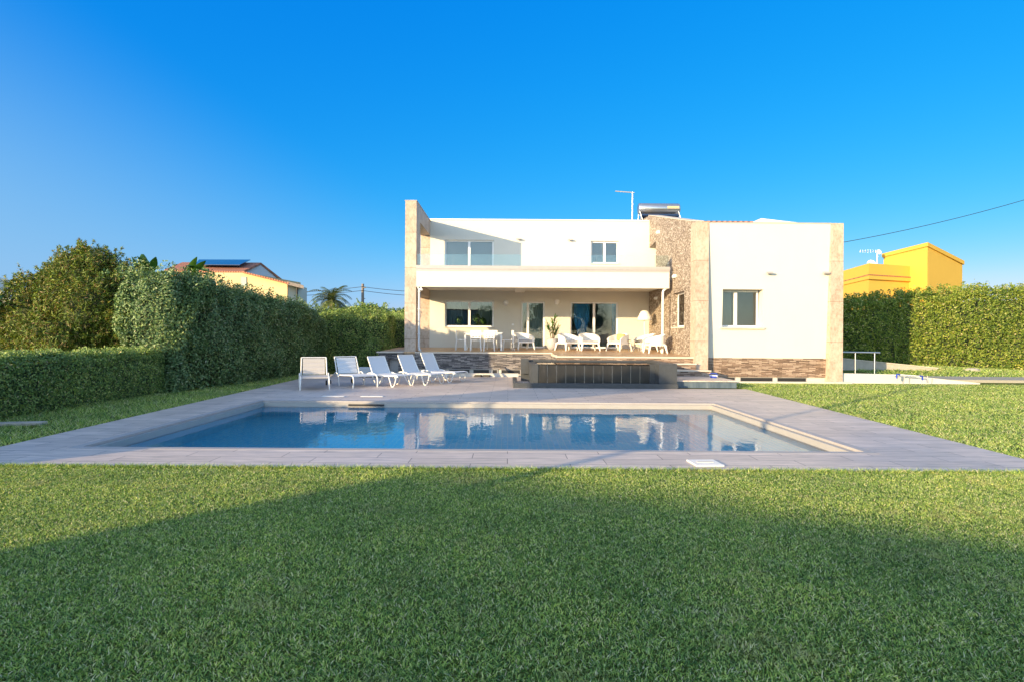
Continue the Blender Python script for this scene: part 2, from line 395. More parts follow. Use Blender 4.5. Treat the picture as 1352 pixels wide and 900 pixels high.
def box_surface(x0, x1, y0, y1, z0, z1, n, faces='xXyYZ'):
    A = {'x': (y1-y0)*(z1-z0), 'X': (y1-y0)*(z1-z0), 'y': (x1-x0)*(z1-z0), 'Y': (x1-x0)*(z1-z0), 'Z': (x1-x0)*(y1-y0)}
    tot = sum(A[f] for f in faces); Ps = []; Ns = []
    for f in faces:
        k = int(n*A[f]/tot); u, v = RNG.random(k), RNG.random(k)
        X = x0+(x1-x0)*u; Z = z0+(z1-z0)*v; Yy = y0+(y1-y0)*u; Y2 = y0+(y1-y0)*v
        if f == 'x': p = np.stack([np.full(k, x0), Yy, Z], 1); nn = (-1, 0, 0)
        if f == 'X': p = np.stack([np.full(k, x1), Yy, Z], 1); nn = (1, 0, 0)
        if f == 'y': p = np.stack([X, np.full(k, y0), Z], 1); nn = (0, -1, 0)
        if f == 'Y': p = np.stack([X, np.full(k, y1), Z], 1); nn = (0, 1, 0)
        if f == 'Z': p = np.stack([X, Y2, np.full(k, z1)], 1); nn = (0, 0, 1)
        Ps.append(p); Ns.append(np.tile(nn, (k, 1)).astype(float))
    return np.concatenate(Ps), np.concatenate(Ns)
def hedge(name, label, cat, bx, n, ln, wd, m, rough=.12, topvar=.1, warp=None, group=None, tufts=0, shoots=0, ns=1.3, rad=.3, fuzz=0):
    x0, x1, y0, y1, z0, z1 = bx
    root = empty(name, label, cat, ((x0+x1)/2, (y0+y1)/2, z0), 0, group)
    off = np.array([(x0+x1)/2, (y0+y1)/2, z0])
    P, Nn = box_surface(x0, x1, y0, y1, z0, z1, n)
    q = np.stack([np.clip(P[:, 0], x0+rad, x1-rad), np.clip(P[:, 1], y0+rad, y1-rad), np.clip(P[:, 2], -9, z1-rad)], 1)
    dd = P-q; dn = np.linalg.norm(dd, axis=1)[:, None]+1e-6; Nn = dd/dn; P = q+Nn*rad
    d = vnoise(P, ns, 1)*rough + vnoise(P, 4.5, 2)*rough*.7 - np.abs(RNG.normal(0, 1, len(P)))*rough*.7
    P = P + Nn*d[:, None]
    top = (P[:, 2]-z0)/(z1-z0)
    P[:, 2] += top*vnoise(P*[1, 1, 0], 1.1, 3)*topvar
    if fuzz:
        fx = RNG.uniform(x0+rad*.3, x1-rad*.3, fuzz); fy = RNG.uniform(y0+.1, y1-.1, fuzz)
        q = np.stack([fx, fy, np.full(fuzz, z1)], 1); q[:, 2] += vnoise(q*[1, 1, 0], 1.1, 3)*topvar+RNG.random(fuzz)**1.5*.10*(1+(z1 > 2)*1.2)*np.clip(1.2+vnoise(q*[1, 1, 0], 5, 8), .2, 2.5)
        P = np.concatenate([P, q]); Nn = np.concatenate([Nn, np.tile([-.5, -.5, .4], (fuzz, 1))])
    if shoots:
        sx = RNG.uniform(x0, x1, shoots); sy = RNG.uniform(y0, y1, shoots)
        hh = RNG.uniform(.1, .5 if z1 > 2 else .2, shoots)
        for a, b_, h_ in zip(sx, sy, hh):
            k = int(h_*90)
            t = RNG.random(k)
            q = np.stack([a+RNG.normal(0, .05, k)+t*.05, b_+RNG.normal(0, .05, k), z1-.05+t*h_+topvar*.3], 1)
            P = np.concatenate([P, q]); Nn = np.concatenate([Nn, RNG.normal(0, 1, (k, 3))])
    if warp is not None: P = warp(P)
    V, Fq, npf = leaf_arrays(P-off, Nn, ln, wd)
    np_mesh('foliage', V, Fq, npf, m, root)
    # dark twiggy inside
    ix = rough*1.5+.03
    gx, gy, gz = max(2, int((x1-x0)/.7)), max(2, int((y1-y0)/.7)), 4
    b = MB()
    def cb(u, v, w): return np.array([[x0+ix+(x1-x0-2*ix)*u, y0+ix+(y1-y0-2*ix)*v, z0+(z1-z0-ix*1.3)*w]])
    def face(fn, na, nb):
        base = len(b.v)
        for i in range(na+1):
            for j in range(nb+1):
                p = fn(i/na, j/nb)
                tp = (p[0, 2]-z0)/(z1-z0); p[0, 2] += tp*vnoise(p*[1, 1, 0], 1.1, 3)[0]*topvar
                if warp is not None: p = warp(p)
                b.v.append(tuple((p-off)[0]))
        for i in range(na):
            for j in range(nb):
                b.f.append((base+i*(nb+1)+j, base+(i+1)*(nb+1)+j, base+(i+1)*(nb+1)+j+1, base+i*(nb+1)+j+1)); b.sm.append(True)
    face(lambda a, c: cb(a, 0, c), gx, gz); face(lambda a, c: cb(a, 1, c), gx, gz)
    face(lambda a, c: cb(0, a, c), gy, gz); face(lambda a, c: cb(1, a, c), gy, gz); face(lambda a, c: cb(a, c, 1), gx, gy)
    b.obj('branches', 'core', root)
    return root
def blob_tree(name, label, cat, base, blobs, n, ln, wd, m, trunk_h, tr=.12, group=None, core=.78, up=.0, limbs=True, spikes=0, sl=.45):
    "blobs: (dx,dy,dz,rx,ry,rz) relative to base"
    root = empty(name, label, cat, base, 0, group)
    vol = [b[3]*b[4]+b[4]*b[5]+b[3]*b[5] for b in blobs]; tot = sum(vol)
    Ps = []; Ns = []
    for bl, vv in zip(blobs, vol):
        k = int(n*vv/tot)
        d = RNG.normal(0, 1, (k, 3)); d /= np.linalg.norm(d, axis=1)[:, None]
        r = 1-np.abs(RNG.normal(0, .13, k)); r *= 1+vnoise(d*3+np.array(bl[:3]), 1.6, 5)*.14+vnoise(d*9+np.array(bl[:3]), 1.3, 6)*.06
        Ps.append(np.array(bl[:3])+d*np.array(bl[3:])*r[:, None]); Ns.append(d)
    if spikes:
        P0 = np.concatenate(Ps); N0 = np.concatenate(Ns)
        for i_ in RNG.integers(0, len(P0), spikes):
            k = int(RNG.integers(14, 34)); t = RNG.random(k)**.8; L0 = RNG.uniform(.25, 1)*sl
            dr_ = N0[i_]*.6+np.array([0, 0, .75])+RNG.normal(0, .15, 3); dr_ /= np.linalg.norm(dr_)
            Ps.append(P0[i_]+dr_*L0*t[:, None]+RNG.normal(0, .045, (k, 3))*(1.2-t[:, None])); Ns.append(RNG.normal(0, 1, (k, 3)))
    P = np.concatenate(Ps); Nn = np.concatenate(Ns); Nn[:, 2] += up
    keep = P[:, 2] > .02; P, Nn = P[keep], Nn[keep]
    V, Fq, npf = leaf_arrays(P, Nn, ln, wd, .2, .7)
    np_mesh('crown', V, Fq, npf, m, root)
    b = MB()
    top = max(bl[2] for bl in blobs)
    b.tube([(0, 0, 0), (.05, .02, trunk_h*.5), (0, .03, trunk_h)], [tr, tr*.8, tr*.6], 8)
    for bl in blobs[:8]:
        b.tube([(0, .03, trunk_h*.7), (bl[0]*.5, bl[1]*.5, (trunk_h*.7+bl[2])*.55), (bl[0], bl[1], bl[2]+bl[5]*.6)], [tr*.5, tr*.35, tr*.12], 6)
    b.obj('trunk', 'bark', root)
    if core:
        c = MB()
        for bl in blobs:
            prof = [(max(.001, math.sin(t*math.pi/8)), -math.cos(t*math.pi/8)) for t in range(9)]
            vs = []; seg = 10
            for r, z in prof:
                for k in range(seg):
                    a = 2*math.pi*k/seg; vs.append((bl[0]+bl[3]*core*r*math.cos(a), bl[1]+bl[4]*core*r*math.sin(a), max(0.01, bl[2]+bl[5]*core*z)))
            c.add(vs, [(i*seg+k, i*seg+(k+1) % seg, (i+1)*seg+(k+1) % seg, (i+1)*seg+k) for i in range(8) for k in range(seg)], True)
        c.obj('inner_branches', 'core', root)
    return root

# ------------------------------------------------------------------ camera, light, world
cam = bpy.data.objects.new('camera', bpy.data.cameras.new('camera')); COL.objects.link(cam); SC.camera = cam
cam.location = (0, 0, H); cam.rotation_euler = (R(90), -ROLL, 0)
cam.data.sensor_width = 36; cam.data.lens = F/1352*36; cam.data.shift_x = 5/1352; cam.data.shift_y = -5/1352
cam.data.clip_end = 5000; cam.data.clip_start = .05
sd = Vector((-math.sin(R(SAZ))*math.cos(R(SEL)), -math.cos(R(SAZ))*math.cos(R(SEL)), math.sin(R(SEL))))
sun = bpy.data.objects.new('sun', bpy.data.lights.new('sun', 'SUN')); COL.objects.link(sun)
sun.rotation_euler = sd.to_track_quat('Z', 'Y').to_euler()
sun.data.energy = 3.2; sun.data.angle = R(.5); sun.data.color = (1, .74, .40)
SKYCH = ((.19, 1.5, 2.4), (.64, .62, 3), (1.66, .25, 3)); SKYFILL = 1.2
w = bpy.data.worlds.new('World'); SC.world = w; w.use_nodes = True
nt = w.node_tree; nt.nodes.clear()
sky = nt.nodes.new('ShaderNodeTexSky'); sky.sky_type = 'NISHITA'; sky.sun_disc = False
sky.sun_elevation = R(SEL); sky.sun_rotation = math.atan2(sd.x, sd.y); sky.altitude = 50
sky.air_density = 1.0; sky.dust_density = .3; sky.ozone_density = 2.5
hs = nt.nodes.new('ShaderNodeHueSaturation'); hs.inputs['Saturation'].default_value = 1.35; hs.inputs['Value'].default_value = 1.0
bg = nt.nodes.new('ShaderNodeBackground'); bg.inputs[1].default_value = .15
wo = nt.nodes.new('ShaderNodeOutputWorld')
nt.links.new(sky.outputs[0], hs.inputs['Color'])
# clear polarised-looking air: tone of the sky per channel
sp = nt.nodes.new('ShaderNodeSeparateColor'); cm = nt.nodes.new('ShaderNodeCombineColor'); nt.links.new(hs.outputs[0], sp.inputs[0])
for ch, (k_, p_, mx_) in enumerate(SKYCH):
    a_ = nt.nodes.new('ShaderNodeMath'); a_.operation = 'POWER'; a_.inputs[1].default_value = p_
    b_ = nt.nodes.new('ShaderNodeMath'); b_.operation = 'MULTIPLY'; b_.inputs[1].default_value = k_
    c_ = nt.nodes.new('ShaderNodeMath'); c_.operation = 'MINIMUM'; c_.inputs[1].default_value = mx_
    nt.links.new(sp.outputs[ch], a_.inputs[0]); nt.links.new(a_.outputs[0], b_.inputs[0]); nt.links.new(b_.outputs[0], c_.inputs[0]); nt.links.new(c_.outputs[0], cm.inputs[ch]); # sky out of view overhead and sunward paled to lift shade; deep blue opposite
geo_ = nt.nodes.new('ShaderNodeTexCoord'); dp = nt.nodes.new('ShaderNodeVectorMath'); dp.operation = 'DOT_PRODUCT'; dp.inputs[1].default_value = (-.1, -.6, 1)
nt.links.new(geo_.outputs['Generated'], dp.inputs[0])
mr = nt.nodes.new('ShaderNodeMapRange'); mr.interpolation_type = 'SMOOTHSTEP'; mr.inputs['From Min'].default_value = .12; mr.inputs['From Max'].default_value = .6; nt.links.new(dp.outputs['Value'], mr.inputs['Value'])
h2 = nt.nodes.new('ShaderNodeHueSaturation'); h2.inputs['Saturation'].default_value = .78; h2.inputs['Value'].default_value = SKYFILL; nt.links.new(sky.outputs[0], h2.inputs['Color'])
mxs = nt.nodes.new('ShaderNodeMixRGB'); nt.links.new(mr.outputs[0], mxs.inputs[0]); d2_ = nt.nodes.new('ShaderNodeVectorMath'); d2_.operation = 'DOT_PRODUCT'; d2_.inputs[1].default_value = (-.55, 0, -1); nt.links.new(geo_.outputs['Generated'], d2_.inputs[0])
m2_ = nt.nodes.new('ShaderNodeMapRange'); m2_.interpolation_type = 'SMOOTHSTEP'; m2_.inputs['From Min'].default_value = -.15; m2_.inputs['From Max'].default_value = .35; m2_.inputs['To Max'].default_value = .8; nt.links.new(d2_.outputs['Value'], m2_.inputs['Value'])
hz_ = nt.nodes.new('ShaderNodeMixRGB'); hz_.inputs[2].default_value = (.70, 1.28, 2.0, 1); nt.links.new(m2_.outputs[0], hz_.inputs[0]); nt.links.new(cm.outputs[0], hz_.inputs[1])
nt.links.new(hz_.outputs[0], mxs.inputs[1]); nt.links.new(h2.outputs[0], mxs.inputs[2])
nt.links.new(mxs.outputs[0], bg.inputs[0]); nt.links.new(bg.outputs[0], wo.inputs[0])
SC.view_settings.view_transform = 'Standard'; SC.view_settings.look = 'None'; SC.view_settings.exposure = 1.5; SC.view_settings.gamma = 1
SC.render.engine = 'CYCLES'
SC.cycles.max_bounces = 8; SC.cycles.transparent_max_bounces = 12; SC.cycles.transmission_bounces = 6

# ------------------------------------------------------------------ ground, deck, pool
PX0, PX1, PY0, PY1 = -5.8, 4.88, 7.75, 13.5
WZ = -.13
def gh(x, y):
    "gentle rise of the ground behind the wing's lawn"
    a = min(1, max(0, (y-20.6)/4.5)); a = a*a*(3-2*a)
    b = min(1, max(0, (x-11)/3))*min(1, max(0, (27-x)/8))
    return .33*a*b
xs = [-3000, -600, -150, -60, -30, -18, PX0-.1, -3, 0, 3, PX1+.1, 8, 10, 11, 12, 13, 14, 15, 16, 17, 18, 19, 20, 21, 22, 23, 24, 25, 26, 27, 30, 40, 70, 150, 600, 3000]
ys = [-600, -150, -60, -20, -5, 0, 4, PY0-.1, 10.5, PY1+.1, 16, 18, 20, 20.6, 21.2, 21.8, 22.4, 23, 23.6, 24.2, 24.8, 25.4, 26, 28, 32, 40, 60, 150, 600, 3500]
b = MB()
for y in ys:
    for x in xs: b.v.append((x, y, -.018+gh(x, y)))
for j in range(len(ys)-1):
    for i in range(len(xs)-1):
        if PX0-.11 < xs[i] < PX1 and PY0-.11 < ys[j] < PY1: continue
        a = j*len(xs)+i; b.f.append((a, a+1, a+len(xs)+1, a+len(xs))); b.sm.append(True)
tag(b.obj('ground', 'lawn'), kind='structure', label='wide green lawn ground sheet')
def dl(y): return -6.8-.045*(y-6.66)
def dr(y): return 6.62+.058*(y-6.66)
b = MB(); DZ = -.10
rows = [6.66, PY0, PY1, 17.4, 22.3]
for i in range(4):
    ya, yb = rows[i], rows[i+1]
    la, lb, ra, rb = dl(ya), dl(yb), dr(ya), dr(yb)
    if i == 3: ra, rb = 5.2, 5.2
    segs = [((la, lb), (ra, rb))] if i != 1 else [((la, lb), (PX0, PX0)), ((PX1, PX1), (ra, rb))]
    for (l0, l1), (r0, r1) in segs:
        b.add([(l0, ya, 0), (r0, ya, 0), (r1, yb, 0), (l1, yb, 0)], [(0, 1, 2, 3)])
# outer and inner edge faces
b.add([(dl(6.66), 6.66, 0), (dr(6.66), 6.66, 0), (dr(6.66), 6.66, DZ), (dl(6.66), 6.66, DZ)], [(0, 3, 2, 1)])
b.add([(dl(22.3), 22.3, 0), (dl(6.66), 6.66, 0), (dl(6.66), 6.66, DZ), (dl(22.3), 22.3, DZ)], [(0, 3, 2, 1)])
b.add([(dr(6.66), 6.66, 0), (dr(17.4), 17.4, 0), (dr(17.4), 17.4, DZ), (dr(6.66), 6.66, DZ)], [(0, 3, 2, 1)])
tag(b.obj('pool_deck', 'deck'), kind='structure', label='grey plank paving around the swimming pool')
# pool shell
pool = empty('swimming_pool', 'long rectangular swimming pool of blue water set in grey paving', 'swimming pool', (0, 10.6, 0))
o0 = Vector((0, 10.6, 0))
def off(b, o): b.v = [tuple(Vector(p)-o) for p in b.v]; return b
b = MB()
zf = -1.45
zf = -1.75; zr_ = -.85
b.add([(PX0, PY0, zf), (3.7, PY0, zr_), (3.7, PY1, zr_), (PX0, PY1, zf)], [(0, 1, 2, 3)])           # floor
b.add([(3.7, PY0, -.42), (PX1, PY0, -.42), (PX1, PY1, -.42), (3.7, PY1, -.42)], [(0, 1, 2, 3)])     # shelf
b.add([(3.7, PY0, zf), (3.7, PY0, -.42), (3.7, PY1, -.42), (3.7, PY1, zf)], [(0, 1, 2, 3)])
for t in (0,):
    e = .06
    b.add([(PX0, PY0, zf), (PX0, PY1, zf), (PX0, PY1, -.05), (PX0, PY0, -.05)], [(0, 1, 2, 3)])
    b.add([(PX1, PY0, zf), (PX1, PY1, zf), (PX1, PY1, -.05), (PX1, PY0, -.05)], [(0, 1, 2, 3)])
    b.add([(PX0, PY0, zf), (PX1, PY0, zf), (PX1, PY0, -.05), (PX0, PY0, -.05)], [(0, 1, 2, 3)])
    b.add([(PX0, PY1, zf), (PX1, PY1, zf), (PX1, PY1, -.05), (PX0, PY1, -.05)], [(0, 1, 2, 3)])
off(b, o0).obj('basin', 'pooltile', pool)
b = MB()   # stone band at the water line, 6 mm proud of the tiles
b.box(PX0-.02, PX0+.10, PY0, PY1, -.26, -.035)
off(b, o0).obj('edge_band', 'poolwall', pool)
b = MB(); b.box(PX0+.1, PX1-.12, PY1-.10, PY1+.02, -.26, -.035)
off(b, o0).obj('edge_band', 'poolshelf', pool)
b = MB(); b.box(PX1-.12, PX1+.02, PY0, PY1, -.26, -.035)
off(b, o0).obj('edge_band', 'poolshelf', pool)
b = MB()   # deck lip
lip = .05
b.box(PX0-.10, PX0+.03, PY0-.1, PY1+.1, -.034, .0025); b.box(PX1-.03, PX1+.1, PY0-.1, PY1+.1, -.034, .0025)
b.box(PX0+.03, PX1-.03, PY0-.1, PY0+.03, -.034, .0025); b.box(PX0+.03, PX1-.03, PY1-.03, PY1+.1, -.034, .0025)
off(b, o0).obj('coping', 'deck_edge', pool)
b = MB(); b.box(PX0-.004, PX1+.004, PY0-.004, PY1+.004, zf-.02, WZ)
wt = off(b, o0).obj('pool_water', 'water', pool)
b = MB(); x0, x1 = [px(u, 530, PY1-.1)[0] for u in (461, 508)]
b.box(x0, x1, PY1-.13, PY1-.101, -.105, -.06); off(b, o0).obj('skimmer_opening', 'dark', pool)
# white skimmer lids on the far and front deck
lid_n = 0
for (u, v, label) in ((441, 523, 'white rectangular lid flush in paving behind pool, left one'), (492, 523, 'white rectangular lid flush in paving behind pool, right one')):
    x, y = gp(u, v)
    b = MB(); b.box(-.28, .28, -.09, .09, .006, .016)
    t = b.obj('skimmer_lid', 'whiteplastic'); t.location = (x, y, 0); tag(t, label, 'pool lid', 'white lids in the paving behind the pool')
x, y = gp(932, 611.5)
lid = empty('skimmer_lid', 'large white square lid set in front paving at lawn edge', 'pool lid', (x, y, 0), R(4))
b = MB(); b.box(-.17, .17, -.16, .16, 0, .02); b.obj('lid', 'whiteplastic', lid, .004)
b = MB()
b.box(-.10, .10, -.02, .02, .0202, .027)
b.obj('handle', 'kerb', lid)

# ------------------------------------------------------------------ grass
def blades(n, sampler, hgt, wid, tri=False):
    P = sampler(n); n = len(P)
    hh = hgt*RNG.uniform(.5, 1.25, n); ww = wid*RNG.uniform(.7, 1.3, n)
    az = RNG.uniform(0, 2*np.pi, n); lean = np.abs(RNG.normal(1.2, .6, n))*hh; la = RNG.uniform(0, 2*np.pi, n)
    dx, dy = np.cos(az)*ww/2, np.sin(az)*ww/2; lx, ly = np.cos(la)*lean, np.sin(la)*lean
    x, y, z = P[:, 0], P[:, 1], P[:, 2]
    b0 = np.stack([x-dx, y-dy, z], 1); b1 = np.stack([x+dx, y+dy, z], 1); t = np.stack([x+lx, y+ly, z+hh], 1)
    if tri:
        V = np.stack([b0, b1, t], 1).reshape(-1, 3); return V, np.arange(3*n), np.full(n, 3)
    m0 = np.stack([x-dx*.8+lx*.35, y-dy*.8+ly*.35, z+hh*.6], 1); m1 = np.stack([x+dx*.8+lx*.35, y+dy*.8+ly*.35, z+hh*.6], 1)
    V = np.stack([b0, b1, m1, m0, t], 1).reshape(-1, 3)
    i = np.arange(n)[:, None]*5
    Fq = (i+np.array([[0, 1, 2, 3, 3, 2, 4]])).ravel()
    return V, Fq, np.tile([4, 3], n)
def gz(x, y):
    a = np.clip((y-20.6)/4.5, 0, 1); a = a*a*(3-2*a)
    return -.018+.33*a*np.clip((x-11)/3, 0, 1)*np.clip((27-x)/8, 0, 1)
def s_near(n):
    y = 1.7+(6.675-1.7)*RNG.random(n)**.9; hw = .98*y+1.3
    x = RNG.uniform(-1, 1, n)*hw; return np.stack([x, y, gz(x, y)], 1)
def s_right(n):
    y = 6.5+RNG.random(n)**.8*13.4; x = dr(y)+RNG.random(n)*(np.maximum(1.0*y+2-dr(y), .5))
    k = (y < 19.95) & ((y > 6.68) | (x > dr(6.66)))
    x, y = x[k], y[k]; return np.stack([x, y, gz(x, y)], 1)
def s_left(n):
    y = RNG.uniform(4.5, 24, n); x = dl(y)-RNG.random(n)*3.2+.0; return np.stack([x, y, gz(x, y)], 1)
def s_far(n):
    y = RNG.uniform(21, 27, n); x = RNG.uniform(14.5, 32, n); k = ~((y < 22.2) & (x < 27)); x, y = x[k], y[k]; return np.stack([x, y, gz(x, y)], 1)
def s_edge(n):
    x = RNG.uniform(-7.5, 7, n); y = 6.66-np.abs(RNG.normal(0, .03, n)); return np.stack([x, y, gz(x, y)], 1)
VV, FF, NNp = [], [], []; base = 0
for a in (blades(640000, s_near, .0165, .0056), blades(10000, s_edge, .05, .006), blades(110000, s_right, .038, .012, True), blades(70000, s_left, .06, .011, True), blades(30000, s_far, .09, .03, True)):
    VV.append(a[0]); FF.append(a[1]+base); NNp.append(a[2]); base += len(a[0])
g = np_mesh('grass', np.concatenate(VV), np.concatenate(FF), np.concatenate(NNp), 'grass')
tag(g, 'short mown green grass covering the lawn', 'grass', kind='stuff')

# ------------------------------------------------------------------ villa
YB, YF, YW = 26.9, 22.9, 20.15
def ft(y): return 1.02-.024*(26.9-y)
villa = empty('villa', 'white two-storey modern villa with travertine piers and covered terrace', 'house', (0, YB, 0))
VO = Vector((0, YB, 0))
def vp(b, name, m, bev=0, parent=None): return off(b, VO).obj(name, m, parent or villa, bev)
XL, XLo, XR = -3.70, -4.15, 6.60
holes = dict(low=(-2.99, -.69, 1.98, 3.22), d1=(.6, 1.71, 1.03, 3.19), d2=(2.92, 5.16, 1.03, 3.19), up=(-3.02, -.71, 3.9, 6.06), up2=(3.86, 5.16, 5.0, 6.05))
b = wall_grid(XL, XR+.35, 0.2, 7.0, list(holes.values()), YB, YB+.3)
vp(b, 'main_wall', 'plaster')
b = MB()
b.box(XL, XR+4, YB+.3, YB+.31+8, -.02+7-.35, 6.9); vp(b, 'flat_roof', 'kerb')
b = MB(); b.box(XL, XL+.3, YB+.3, YB+8, .2, 6.64); b.box(XL+.3, XR+4, YB+7.7, YB+8, .2, 6.64); vp(b, 'rear_wall', 'plaster')
b = MB(); b.box(XL+.31, XR, YB+4, YB+4.2, 1, 6.6); b.box(XL+.31, XR, YB+.31, YB+4, 3.45, 3.7); b.box(XL+.31, XR, YB+.31, YB+7.6, .8, 1.02)
b.box(-.2, -.1, YB+.32, YB+4, 1.03, 3.44); b.box(2.2, 2.3, YB+.32, YB+4, 1.03, 3.44)
b.box(-.2, -.1, YB+.32, YB+4, 3.71, 6.6); b.box(2.2, 2.3, YB+.32, YB+4, 3.71, 6.6); vp(b, 'inner_walls', 'room')
b = MB(); b.box(XL-.02, XR-.02, YB-.05, YB+.33, 7.003, 7.04); vp(b, 'parapet_capping', 'frame')
# left fin: front pier, rear pier, upper and middle band
def fin_band():
    b = MB(); PD = 1.0
    b.box(XLo, XL, YF, YF+PD, -.05, 6.93)                 # front pier
    b.box(XLo, XL-.003, YB, YB+.5, .0, 6.93)              # rear pier
    b.box(XLo, XL, YF+PD, YB, 6.27, 6.93)                 # top band
    b.box(XLo, XL, YF+PD, YB, 3.33, 4.30)                 # middle band
    return b
vp(fin_band(), 'travertine_fin', 'travertine')
b = MB(); b.box(XLo-.02, XL+.02, YF-.02, YB+.5, 6.932, 6.96); vp(b, 'fin_capping', 'greymetal')
# wing: two piers, leaning wall, cladding
X1, X1b, X2, X2b = 6.58, 7.04, 11.33, 11.78
b = MB(); b.box(X1, X1b, YW, YW+.55, -.05, 5.62); vp(b, 'travertine_pier', 'travertine')
b = MB(); b.box(X2, X2b, YW, YW+.9, -.05, 5.60); vp(b, 'travertine_pier', 'travertine')
def lean(p):
    x, y, z = p; return (x, y+.30*(1-z/5.6), z)
whole = (7.60, 9.03, 1.92, 3.26)
b = wall_grid(X1b, X2, .84, 5.58, [whole], YW+.02, YW+.34, lean); vp(b, 'wing_wall', 'plaster')
b = wall_grid(X1b, X2, .17, .838, [], YW-.0, YW+.34, lambda p: (p[0], p[1]+.30*(1-p[2]/5.6), p[2])); vp(b, 'stone_cladding', 'ledge')
b = MB(); b.box(X1b, X2, YW+.0, YW+.33, 5.583, 5.61); vp(b, 'wing_capping', 'greymetal')
b = MB(); b.box(X2b-.5, X2b, YW+.9, YB+8, 0, 5.4); b.box(XR+.4, X2b-.5, YB+7.7, YB+8, 0, 5.5); vp(b, 'side_wall', 'plaster')
b = MB(); b.slab([(X1b, YW+.36, 5.36), (X2b, YW+.36, 5.3), (X2b, YB+8, 5.4), (X1b, YB+8, 6.3)], .15); vp(b, 'wing_roof', 'roof')
b = MB(); b.box(7.08, 8.95, 21.0, 21.6, 5.4, 5.82); vp(b, 'tiled_ridge', 'roof')
b = MB(); b.add([(8.95, 21, 5.4), (11.72, 21, 5.4), (11.72, 21, 5.66), (9.25, 21, 5.93), (8.95, 21, 5.8), (8.95, 21.5, 5.4), (11.72, 21.5, 5.4), (11.72, 21.5, 5.66), (9.25, 21.5, 5.93), (8.95, 21.5, 5.8)],
   [(0, 1, 2, 3, 4), (9, 8, 7, 6, 5), (0, 4, 9, 5), (4, 3, 8, 9), (3, 2, 7, 8), (2, 1, 6, 7)]); vp(b, 'white_gable', 'plaster')
# basement strip windows under the wing
def strip_windows(parent, u_list, y, z0, z1, offv):
    for (xa, xb) in u_list:
        b = MB(); b.box(xa, xb, y, y+.03, z0, z0+.02); b.box(xa, xb, y, y+.03, z1-.02, z1); b.box(xa, xa+.03, y, y+.03, z0+.02, z1-.02); b.box(xb-.03, xb, y, y+.03, z0+.02, z1-.02)
        f = off(b, offv).obj('basement_window', 'greymetal', parent)
        b = MB(); b.box(xa+.03, xb-.03, y+.012, y+.02, z0+.02, z1-.02); off(b, offv).obj('pane', 'dark', f)
yb_ = YW+.34
strip_windows(villa, [(7.15, 8.15), (8.3, 9.5), (9.62, 10.7)], yb_, -.02, .16, VO)
b = MB(); b.box(X1b, X2, yb_+.04, yb_+.2, -.3, .168); b.box(7.0, 7.15, yb_, yb_+.04, -.05, .168); b.box(8.15, 8.3, yb_, yb_+.04, -.05, .168); b.box(9.5, 9.62, yb_, yb_+.04, -.05, .168); b.box(10.7, X2, yb_, yb_+.04, -.05, .168)
vp(b, 'basement_wall', 'kerb')
# pebble side wall (plane X = 6.6), sloped top, slot window and upper niche
b = MB()
def tz(y): return 5.60+(7.28-5.60)*(min(y, 27)-YW)/(27-YW)+max(0, y-27)*.08
ysb = [YW+.02, 21.5, 23.0, 25.7, YB-.003]
def quadX(y0, y1, za0, za1, zb0, zb1, x=XR):
    b.add([(x, y1, zb0), (x, y0, za0), (x, y0, za1), (x, y1, zb1)], [(0, 1, 2, 3)])
quadX(YW+.02, 21.5, 0, tz(YW), 0, tz(21.5)); quadX(21.5, 23, 0, 1.96, 0, 1.96); quadX(21.5, 23, 3.3, tz(21.5), 3.3, tz(23))
quadX(23, 25.7, 0, tz(23), 0, tz(25.7)); quadX(25.7, YB, 0, 3.9, 0, 3.9); quadX(25.7, YB, 5.87, tz(25.7), 5.75, tz(YB)); quadX(YB, 29, 7.005, tz(YB), 7.005, tz(29))
# reveals
b.add([(XR, 23, 1.96), (XR+.3, 23, 1.96), (XR+.3, 23, 3.3), (XR, 23, 3.3)], [(0, 1, 2, 3)])
b.add([(XR, 21.5, 1.96), (XR+.3, 21.5, 1.96), (XR+.3, 21.5, 3.3), (XR, 21.5, 3.3)], [(3, 2, 1, 0)])
b.add([(XR, 21.5, 1.96), (XR, 23, 1.96), (XR+.3, 23, 1.96), (XR+.3, 21.5, 1.96)], [(0, 1, 2, 3)])
b.add([(XR, 21.5, 3.3), (XR, 23, 3.3), (XR+.3, 23, 3.3), (XR+.3, 21.5, 3.3)], [(3, 2, 1, 0)])
b.add([(XR, 25.7, 3.9), (XR+.5, 25.7, 3.9), (XR+.5, YB, 3.9), (XR, YB, 3.9)], [(0, 1, 2, 3)])
b.add([(XR+.34, 25.7, 3.9), (XR+.34, YB, 3.9), (XR+.34, YB, 5.8), (XR+.34, 25.7, 5.87)], [(3, 2, 1, 0)])
b.add([(XR, 25.7, 5.87), (XR, YB, 5.75), (XR+.34, YB, 5.75), (XR+.34, 25.7, 5.87)], [(3, 2, 1, 0)])
# top and inner face so the wall is solid
b.add([(XR, YW+.02, tz(YW)), (XR, 27, tz(27)), (XR+.4, 27, tz(27)), (XR+.4, YW+.02, tz(YW))], [(0, 3, 2, 1)])
b.add([(XR, 27, tz(27)), (XR, 29, tz(29)), (XR+.4, 29, tz(29)), (XR+.4, 27, tz(27))], [(0, 3, 2, 1)])
b.add([(XR+.4, YW+.6, 0), (XR+.4, 29, 0), (XR+.4, 29, tz(29)), (XR+.4, 27, tz(27)), (XR+.4, YW+.6, tz(YW+.6))], [(0, 1, 2, 3, 4)])
vp(b, 'pebble_wall', 'pebble')
b = MB(); b.slab([(XR-.03, YW+.56, tz(YW+.56)+.03), (XR+.45, YW+.56, tz(YW+.56)+.03), (XR+.45, 27, tz(27)+.03), (XR-.03, 27, tz(27)+.03)], .026); vp(b, 'wall_capping', 'coping')
b = MB()
